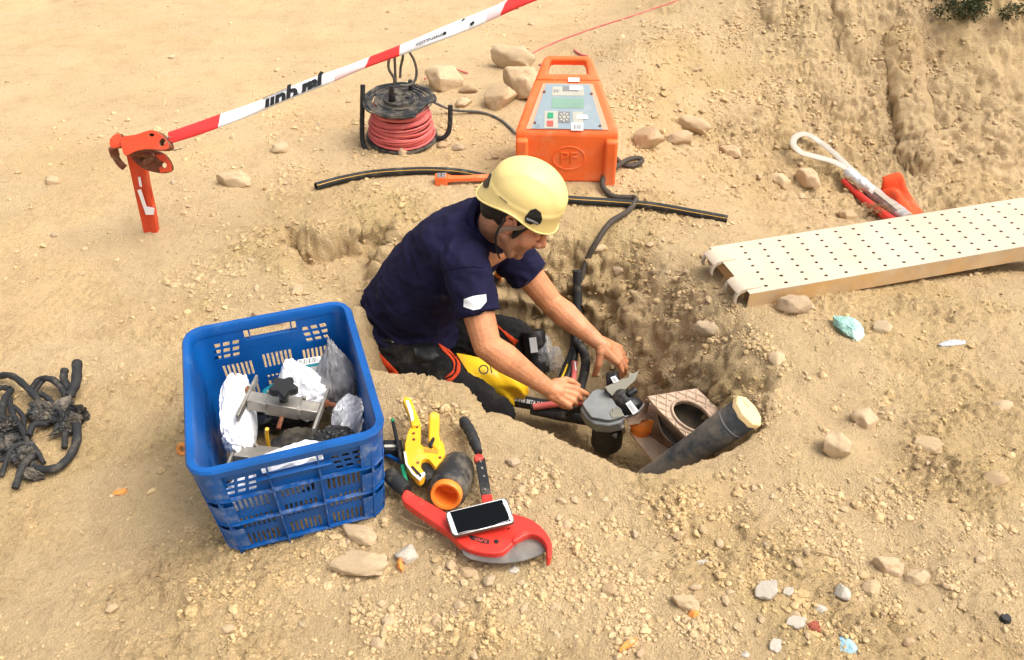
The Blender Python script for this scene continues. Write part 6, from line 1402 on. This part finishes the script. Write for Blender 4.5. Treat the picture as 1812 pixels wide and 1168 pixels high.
    def blend(wt, c): nonlocal col; wt = np.clip(wt, 0, 1)[:, None]; col = col * (1 - wt) + V(c) * wt
    head = (np.abs(q[:, 1]) < .12) & (q[:, 2] > -.14) & (q[:, 2] < .2) & (np.abs(q[:, 0]) < .16)
    blend(head * .25, (.50, .22, .12))
    jaw = head * sstep(-.028, -.066, q[:, 2] + .25 * (.06 - q[:, 0]) * (q[:, 0] > .0)) * (1 - sstep(.105, .125, q[:, 0]) * 0); blend(jaw * (.58 + .28 * nz[:, 0]), (.15, .085, .055))
    side = head * sstep(.050, .062, np.abs(q[:, 1])) * sstep(.030, .012, np.abs(q[:, 0] - .022)) * sstep(-.075, -.05, q[:, 2]); blend(side * .55, (.12, .07, .045))
    g = lambda c, r: np.exp(-(((q - V(c)) / V(r)) ** 2).sum(1)) * head
    blend(g((.118, 0, -.028), (.02, .02, .02)) * .55, (.60, .20, .12)); blend(g((.098, 0, -.070), (.012, .022, .010)) * .4, (.42, .13, .10))
    blend(head * sstep(.072, .082, np.abs(q[:, 1])) * (np.abs(q[:, 0] + .01) < .035) * .5, (.62, .22, .14)); blend(g((.06, -.045, -.02), (.03, .03, .03)) * .3, (.60, .22, .13))
    for tp, dr, nn in tips: blend(np.exp(-((v - tp) ** 2).sum(1) / .018 ** 2) * .35, (.62, .25, .16))
    for w_, e in ((wrR, elR), (wrL, elL)):
        ax = unit(w_ - e); s_ = (v - e) @ ax; on = (s_ > -.05) & (s_ < .5) & (np.linalg.norm(v - e - s_[:, None] * ax, axis=1) < .12); blend(on * .22 * sstep(.0, .3, s_), (.52, .20, .10))
    hd_ = np.minimum(np.linalg.norm(v - wrR, axis=1), np.linalg.norm(v - wrL, axis=1)); blend(sstep(.26, .08, hd_) * sstep(.05, .45, fbm(v, 30, 4)) * .22, (.50, .34, .20))
    b = obj("body", from_vf(v, fc), M['skin'], t, True, 180, recalc=False); set_col(b.data, "skin", col)
    nb = MB()
    for tp, dr, nn in tips:
        nn = unit(nn - dr * (nn @ dr)); nb.ell(tp + nn * .0062 - dr * .001, (.0062, .0048, .0022), np.column_stack([dr, np.cross(nn, dr), nn]), 10, 6)
    m = mat("fingernail", (.66, .38, .28), .35, var=.03); obj("fingernail", nb, m, b, True, 180)
    # eyes, brows, hair
    for s in (-1, 1):
        mb = MB().ell(Hd(.085, s * .031, -.006), V(.0085, .012, .0075) * k, RH, 14, 8); obj("eye", mb, M['white'], b, True, 180)
        mb = MB().tube([Hd(.095, s * .019, -.011), Hd(.099, s * .030, -.012), Hd(.092, s * .044, -.010)], .0022, 6); obj("eyelash", mb, M['hair'], b, True, 180)
        mb = MB().tube(spline([Hd(.103, s * .012, .018), Hd(.101, s * .030, .023), Hd(.086, s * .050, .014)], 5), [.003, .004, .0045, .005, .005, .005, .0045, .004, .0035, .003, .002], 6, 0, True, False, .6); obj("eyebrow", mb, M['hair'], b, True, 180)
    hb = MB(); hb.ell(Hd(-.012, 0, .035), V(.100, .081, .098) * k, RH, 28, 18); hb.ell(Hd(-.060, 0, -.015), V(.040, .058, .050) * k, RH, 20, 12)
    for s in (-1, 1): hb.cap(Hd(.028, s * .074, .03), Hd(.026, s * .0705, -.032), .012 * k, .007 * k)
    hv, hf, hn = fused(hb, .006, 2); hv = hv + hn * (fbm(hv, 90, 2) * .002)[:, None]; obj("hair", from_vf(hv, hf), M['hair'], t, True, 180, recalc=False)
    # ---- helmet
    hf_ = unit(V(.87, -.10, -.47)); hu = V(.47, -.16, .86); hu = unit(hu - hf_ * (hu @ hf_)); hl = np.cross(hu, hf_); RR = np.column_stack([hf_, hl, hu]); HC = Py(929, 348, float((O + u * .085)[1]))
    A, B, Cz = .126, .106, .121
    def hp(a, e, d=0.0):                    # azimuth a (0 = front), height parameter e from the lower edge (0) to the crown (1)
        ca, sa = math.cos(a), math.sin(a)
        low = -.032 + .028 * math.exp(-((abs(a) - 1.75) / .55) ** 2) * 1.0 - .012 * math.exp(-(a / .6) ** 2) - .036 * math.exp(-((abs(a) - PI) / .7) ** 2)
        e2 = e * 1.0
        if e2 < .22:
            z = low + (0.012 - low) * (e2 / .22) ; r = 1.0 + .055 * (1 - e2 / .22) ** 1.6 * (1.0 + .6 * math.exp(-(a / .8) ** 2) + .35 * math.exp(-((abs(a) - PI) / .7) ** 2))
        else:
            ph = (e2 - .22) / .78 * PI / 2; z = .012 + (Cz - .012) * math.sin(ph); r = max(math.cos(ph), .0) ** .92
        p = V(A * r * ca * (1.02 if ca > 0 else 1.0), B * r * sa, z)
        lat = p[1] / (.055 + .035 * (p[0] + .15))
        rib = .0045 * (1 / (1 + math.exp((abs(lat) - 1) * 16))) * float(sstep(.02, .06, z)); nrm = unit(V(p[0] / A ** 2, p[1] / B ** 2, max(z, 0) / Cz ** 2 + 1e-6))
        step = .0030 * float(sstep(.030, .020, z - .012 * ca))
        return HC + RR @ (p + nrm * (rib + step + d))
    nA, nE = 96, 44; mb = MB(); hm_v = [hp(2 * PI * i / nA - PI, (j / (nE - 1)) ** .9 * .9995) for j in range(nE) for i in range(nA)]
    hm_f = [(j * nA + i, j * nA + (i + 1) % nA, (j + 1) * nA + (i + 1) % nA, (j + 1) * nA + i) for j in range(nE - 1) for i in range(nA)]; mb.add(hm_v, hm_f); mb.f.append(tuple((nE - 1) * nA + i for i in range(nA))); mb.m.append(0)
    he = obj("helmet", mb, M['helmet'], t, True, 60, recalc=True); s_ = he.modifiers.new("s", 'SOLIDIFY'); s_.thickness = .004; s_.offset = -1
    ebm = MB().tube([hp(2 * PI * i / nA - PI, 0.0) for i in range(nA)], .0032, 8, 0, True, True); obj("helmet_edge", ebm, M['helmet'], he, True, 60)
    hbv = BVHTree.FromPolygons([Vector(p) for p in hm_v], hm_f)
    def onto(bv, px, py, off):
        d = Vector(ray(px, py)); loc, nrm, _, _ = bv.ray_cast(Vector((0, 0, CAM_H)), d.normalized())
        if loc is None:
            q_ = Vector(V(0, 0, CAM_H) + V(*d) * 2.8); loc, nrm, _, _ = bv.find_nearest(q_)
        if nrm.dot(d) > 0: nrm = -nrm
        return V(*loc) + V(*nrm) * off
    def decal(name, bv, pxs, m, par, off=.002, th=.0015, n=6):
        """a patch sewn or set on a garment: a polygon fanned from its centre and laid on the surface"""
        c = np.mean([V(*p) for p in pxs], axis=0); ring = []; P = [V(*p) for p in pxs]; N = len(P); L = []
        for i in range(N):
            for j in range(n): L.append(P[i] + (P[(i + 1) % N] - P[i]) * j / n)
        mb = MB(); rr = []
        for kx in (.0, .35, .7, 1.0, 1.0):
            h = off if len(rr) < 4 else off - th - .002
            rr.append([onto(bv, *(c + (q_ - c) * max(kx, .02)), h) for q_ in L])
        mb.loft(rr, 0, False); mb.f.append(tuple(range(len(L)))); mb.m.append(0); return obj(name, mb, m, par, True, 60, label=None)
    def strip(name, bv, Apx, Bpx, m, par, off=.002, nu=14, nv=4):
        a = spline([(x, y, 0) for x, y in Apx], 8)[:, :2]; b_ = spline([(x, y, 0) for x, y in Bpx], 8)[:, :2]
        ia = np.linspace(0, len(a) - 1, nu); ib = np.linspace(0, len(b_) - 1, nu)
        A_ = np.column_stack([np.interp(ia, range(len(a)), a[:, c]) for c in (0, 1)]); B_ = np.column_stack([np.interp(ib, range(len(b_)), b_[:, c]) for c in (0, 1)])
        mb = MB().grid(lambda u_, v_: onto(bv, *(A_[round(u_ * (nu - 1))] * (1 - v_) + B_[round(u_ * (nu - 1))] * v_), off), nu, nv); o = obj(name, mb, m, par, True, 180, recalc=False); s_ = o.modifiers.new("s", 'SOLIDIFY'); s_.thickness = .002; s_.offset = 0; return o
    decal("vent", hbv, [(929, 384), (938, 372), (948, 369), (957, 376), (959, 388), (955, 396), (946, 394), (938, 397), (929, 392)], M['black'], he, .003, .004)
    decal("vent", hbv, [(863, 309), (868, 304), (870, 309), (867, 321), (864, 332), (858, 333), (855, 327), (858, 319)], M['black'], he, .003, .004)
    strip("vent_bar", hbv, [(930, 388), (942, 392), (950, 397)], [(932, 384), (944, 389), (952, 393)], M['inkgrey'], he, .0045)
    strip("slot_mark", hbv, [(884, 347), (898, 358)], [(883, 348), (897, 359)], M['strap'], he, .0012)
    # chin strap
    P = spline([Hd(.028, -.0835, .028), Hd(.014, -.086, .005), Hd(-.012, -.089, -.020), Hd(-.022, -.085, -.045)], 6); mb = MB().tube(P, .0072, 8, 0, True, False, .2, None, f); obj("chin_strap", mb, M['strap'], he, True, 60)
    P = spline([Hd(-.040, -.080, .028), Hd(-.030, -.085, .0), Hd(-.022, -.087, -.045), Hd(.010, -.075, -.090), Hd(.045, -.052, -.120)], 6); mb = MB().tube(P, .0042, 8, 0, True, False, .4, None, f); obj("chin_strap", mb, M['black'], he, True, 60)
    # ---- polo shirt
    up = unit(c7 - pel); lat = unit(shL - shR); lat = unit(lat - up * (lat @ up)); fwd = np.cross(lat, up); fwd = fwd if fwd[0] > 0 else -fwd
    sh = MB(); rings = []
    prof = [((-.396, 2.440, -.235), .174, .190), ((-.392, 2.440, -.17), .178, .192), ((-.372, 2.438, -.07), .163, .184), ((-.310, 2.425, .05), .152, .182), ((-.232, 2.405, .155), .150, .190), ((-.160, 2.385, .245), .134, .192), ((-.105, 2.375, .310), .100, .150), ((-.080, 2.37, .345), .072, .086), ((-.064, 2.362, .362), .058, .064)]
    cs = [V(*p[0]) for p in prof]
    for i, (c, a, b_) in enumerate(prof):
        tg = unit(cs[min(i + 1, len(cs) - 1)] - cs[max(i - 1, 0)]); ff = unit(fwd - tg * (fwd @ tg)); ll = np.cross(tg, ff)
        rings.append([V(c) + ff * a * math.copysign(abs(math.cos(q_)) ** .9, math.cos(q_)) + ll * b_ * math.copysign(abs(math.sin(q_)) ** .9, math.sin(q_)) for q_ in [2 * PI * j / 32 for j in range(32)]])
    sh.loft(rings)
    for s, e, kf in ((shR, elR, .60), (shL, elL, .52)):
        c = V(-.165, 2.38, .255); sh.cap(lp(c, s, .35), s, .088, .073)
        d = e - s; en = s + d * kf; sh.lathe([(0, -.03), (.058, -.02), (.074, .0), (.077, .06), (.0705, np.linalg.norm(d) * kf), (0, np.linalg.norm(d) * kf)], 28, s, d)
    sv, sf, sn = fused(sh, .0075, 5, .5)
    tt = (sv - pel) @ up; la = (sv - pel) @ lat; fo = (sv - pel) @ fwd; pp_ = np.column_stack([tt, la, fo])
    wr_ = fbm(pp_ * [1.6, .8, 1.0] + 3, 13, 3, .5, True) - .35
    lowz = sstep(.26, .0, tt); d = wr_ * (.005 + .008 * lowz) + fbm(pp_ + 9, 7, 2) * .008 + (np.abs(noise3(np.column_stack([tt * 5 + la * 3, la * 1.5 - fo * 4, fo * 2 + 3]))) - .3) * .022 * sstep(.50, .30, tt)
    pullR = np.exp(-((np.linalg.norm(sv - lp(shR, elR, .2), axis=1)) / .13) ** 2); d = d + pullR * .004 * np.sin(40 * ((sv - shR) @ unit(V(.8, -.1, .5))) + 6 * fbm(sv, 8, 2))
    sv = sv + sn * d[:, None]
    so = obj("polo_shirt", from_vf(sv, sf), M['navy'], t, True, 180, recalc=False)
    sbv = BVHTree.FromPolygons([Vector(p) for p in sv], sf)
    for s, e, kf in ((shR, elR, .60), (shL, elL, .52)):   # hem bands
        ax = unit(e - s); c = s + (e - s) * (kf - .012); mb = MB(); rr = []
        e1 = unit(np.cross(ax, V(0, 0, 1))); e2 = np.cross(ax, e1)
        for q_ in [2 * PI * j / 30 for j in range(30)]: rr.append(c + ax * .004 * math.sin(2 * q_ + 1) + (e1 * math.cos(q_) + e2 * math.sin(q_)) * .0690)
        mb.tube(rr, .0055, 8, 0, True, True); obj("sleeve_hem", mb, M['navy'], so, True, 180)
    decal("sleeve_patch", sbv, [(822, 529), (838, 524), (859, 521), (860, 533), (850, 546), (838, 549), (821, 543)], M['white'], so, .0035)
    strip("shoulder_seam", sbv, [(776, 482), (800, 474), (832, 471), (856, 474)], [(776, 483), (800, 475), (832, 472), (856, 475)], M['navy'], so, .002)
    ca = unit(nk - c7 + V(.03, -.02, 0)); cf = unit(V(1, -.1, -.5) - ca * (V(1, -.1, -.5) @ ca)); cl_ = np.cross(ca, cf); cc = lp(c7, nk, .18) + V(.004, 0, .0); mb = MB(); rr = []
    for z, r_ in ((.0, .086), (.012, .090), (.030, .082), (.036, .076), (.030, .070), (.0, .072)):
        rr.append([cc + ca * (z + .012 * math.cos(q_) * -1) + cf * r_ * 1.05 * math.cos(q_) + cl_ * r_ * math.sin(q_) for q_ in [2 * PI * j / 36 for j in range(36)]])
    rr.append(rr[0]); mb.loft(rr, 0, False); obj("collar", mb, M['navy'], so, True, 60)
    # ---- work trousers and boots
    tr = MB(); tr.ell(pel + V(.0, .0, -.02), (.135, .175, .125), np.column_stack([fwd, lat, up]), 24, 16); tr.ell(lp(hipR, hipL, .5) + V(-.03, 0, -.03), (.13, .18, .10), None, 24, 16)
    for h, kn, an in ((hipR, knR, anR), (hipL, knL, anL)):
        tr.cap(h, lp(h, kn, .5), .112, .102); tr.cap(lp(h, kn, .45), kn, .102, .078); tr.ell(kn + V(.012, 0, -.008), (.082, .076, .070), None, 20, 12); tr.cap(kn, an, .068, .056)
    # baggy cargo pocket on the near thigh
    tr.ell(lp(hipR, knR, .50) + V(0, -.050, -.006), (.10, .055, .075), frame(knR - hipR, V(0, -.6, .8)), 20, 12, 0, .75)
    tv, tf, tn = fused(tr, .0078, 4, .5); ad = (tv - hipR) @ unit(knR - hipR)
    d = (fbm(np.column_stack([tv[:, 0] * 1.6 + tv[:, 2], tv[:, 1], tv[:, 2] * 1.4]), 15, 4, .5, True) - .4) * .0085 + fbm(tv, 6, 2) * .008
    tv = tv + tn * d[:, None]; to = obj("work_trousers", from_vf(tv, tf), M['trouser'], t, True, 180, recalc=False)
    tbv = BVHTree.FromPolygons([Vector(p) for p in tv], tf); OC = M['orange_cloth']
    strip("orange_piping", tbv, [(769, 602), (784, 622), (801, 640), (800, 658), (786, 668)], [(772, 600), (788, 620), (804, 638), (803, 659), (789, 670)], OC, to, .003)
    strip("orange_trim", tbv, [(771, 602), (786, 618), (806, 636), (806, 660), (786, 676)], [(780, 606), (794, 620), (813, 642), (812, 662), (797, 676)], OC, to, .0035)
    strip("orange_trim", tbv, [(666, 622), (675, 642), (690, 662), (700, 674)], [(670, 622), (692, 645), (706, 660), (709, 674)], OC, to, .003)
    strip("orange_trim", tbv, [(878, 577), (893, 592), (910, 612)], [(879, 575), (900, 592), (917, 603)], OC, to, .003)
    strip("pocket_flap", tbv, [(728, 612), (745, 606), (768, 608)], [(734, 634), (755, 642), (778, 632)], M['black'], to, .004)
    strip("belt", tbv, [(643, 588), (680, 596), (720, 598), (760, 594)], [(643, 598), (680, 606), (720, 608), (760, 604)], M['black'], to, .004)
    decal("tag", tbv, [(694, 602), (701, 603), (701, 607), (694, 606)], M['white'], to, .005)
    for an, kn in ((anR, knR), (anL, knL)):
        dv = unit(an - kn); mb = MB(); mb.cap(an - dv * .02, an + dv * .03 + V(0, 0, .02), .062, .060); mb.cap(an + dv * .01 + V(0, 0, -.0), an + dv * .10 + V(0, 0, .10), .050, .046); mb.cap(an + dv * .06 + V(0, 0, .09), an + dv * .12 + V(0, 0, -.02), .046, .042)
        bv_, bf_, _ = fused(mb, .007, 3); obj("boot", from_vf(bv_, bf_), M['boot'], t, True, 180, recalc=False)
worker()
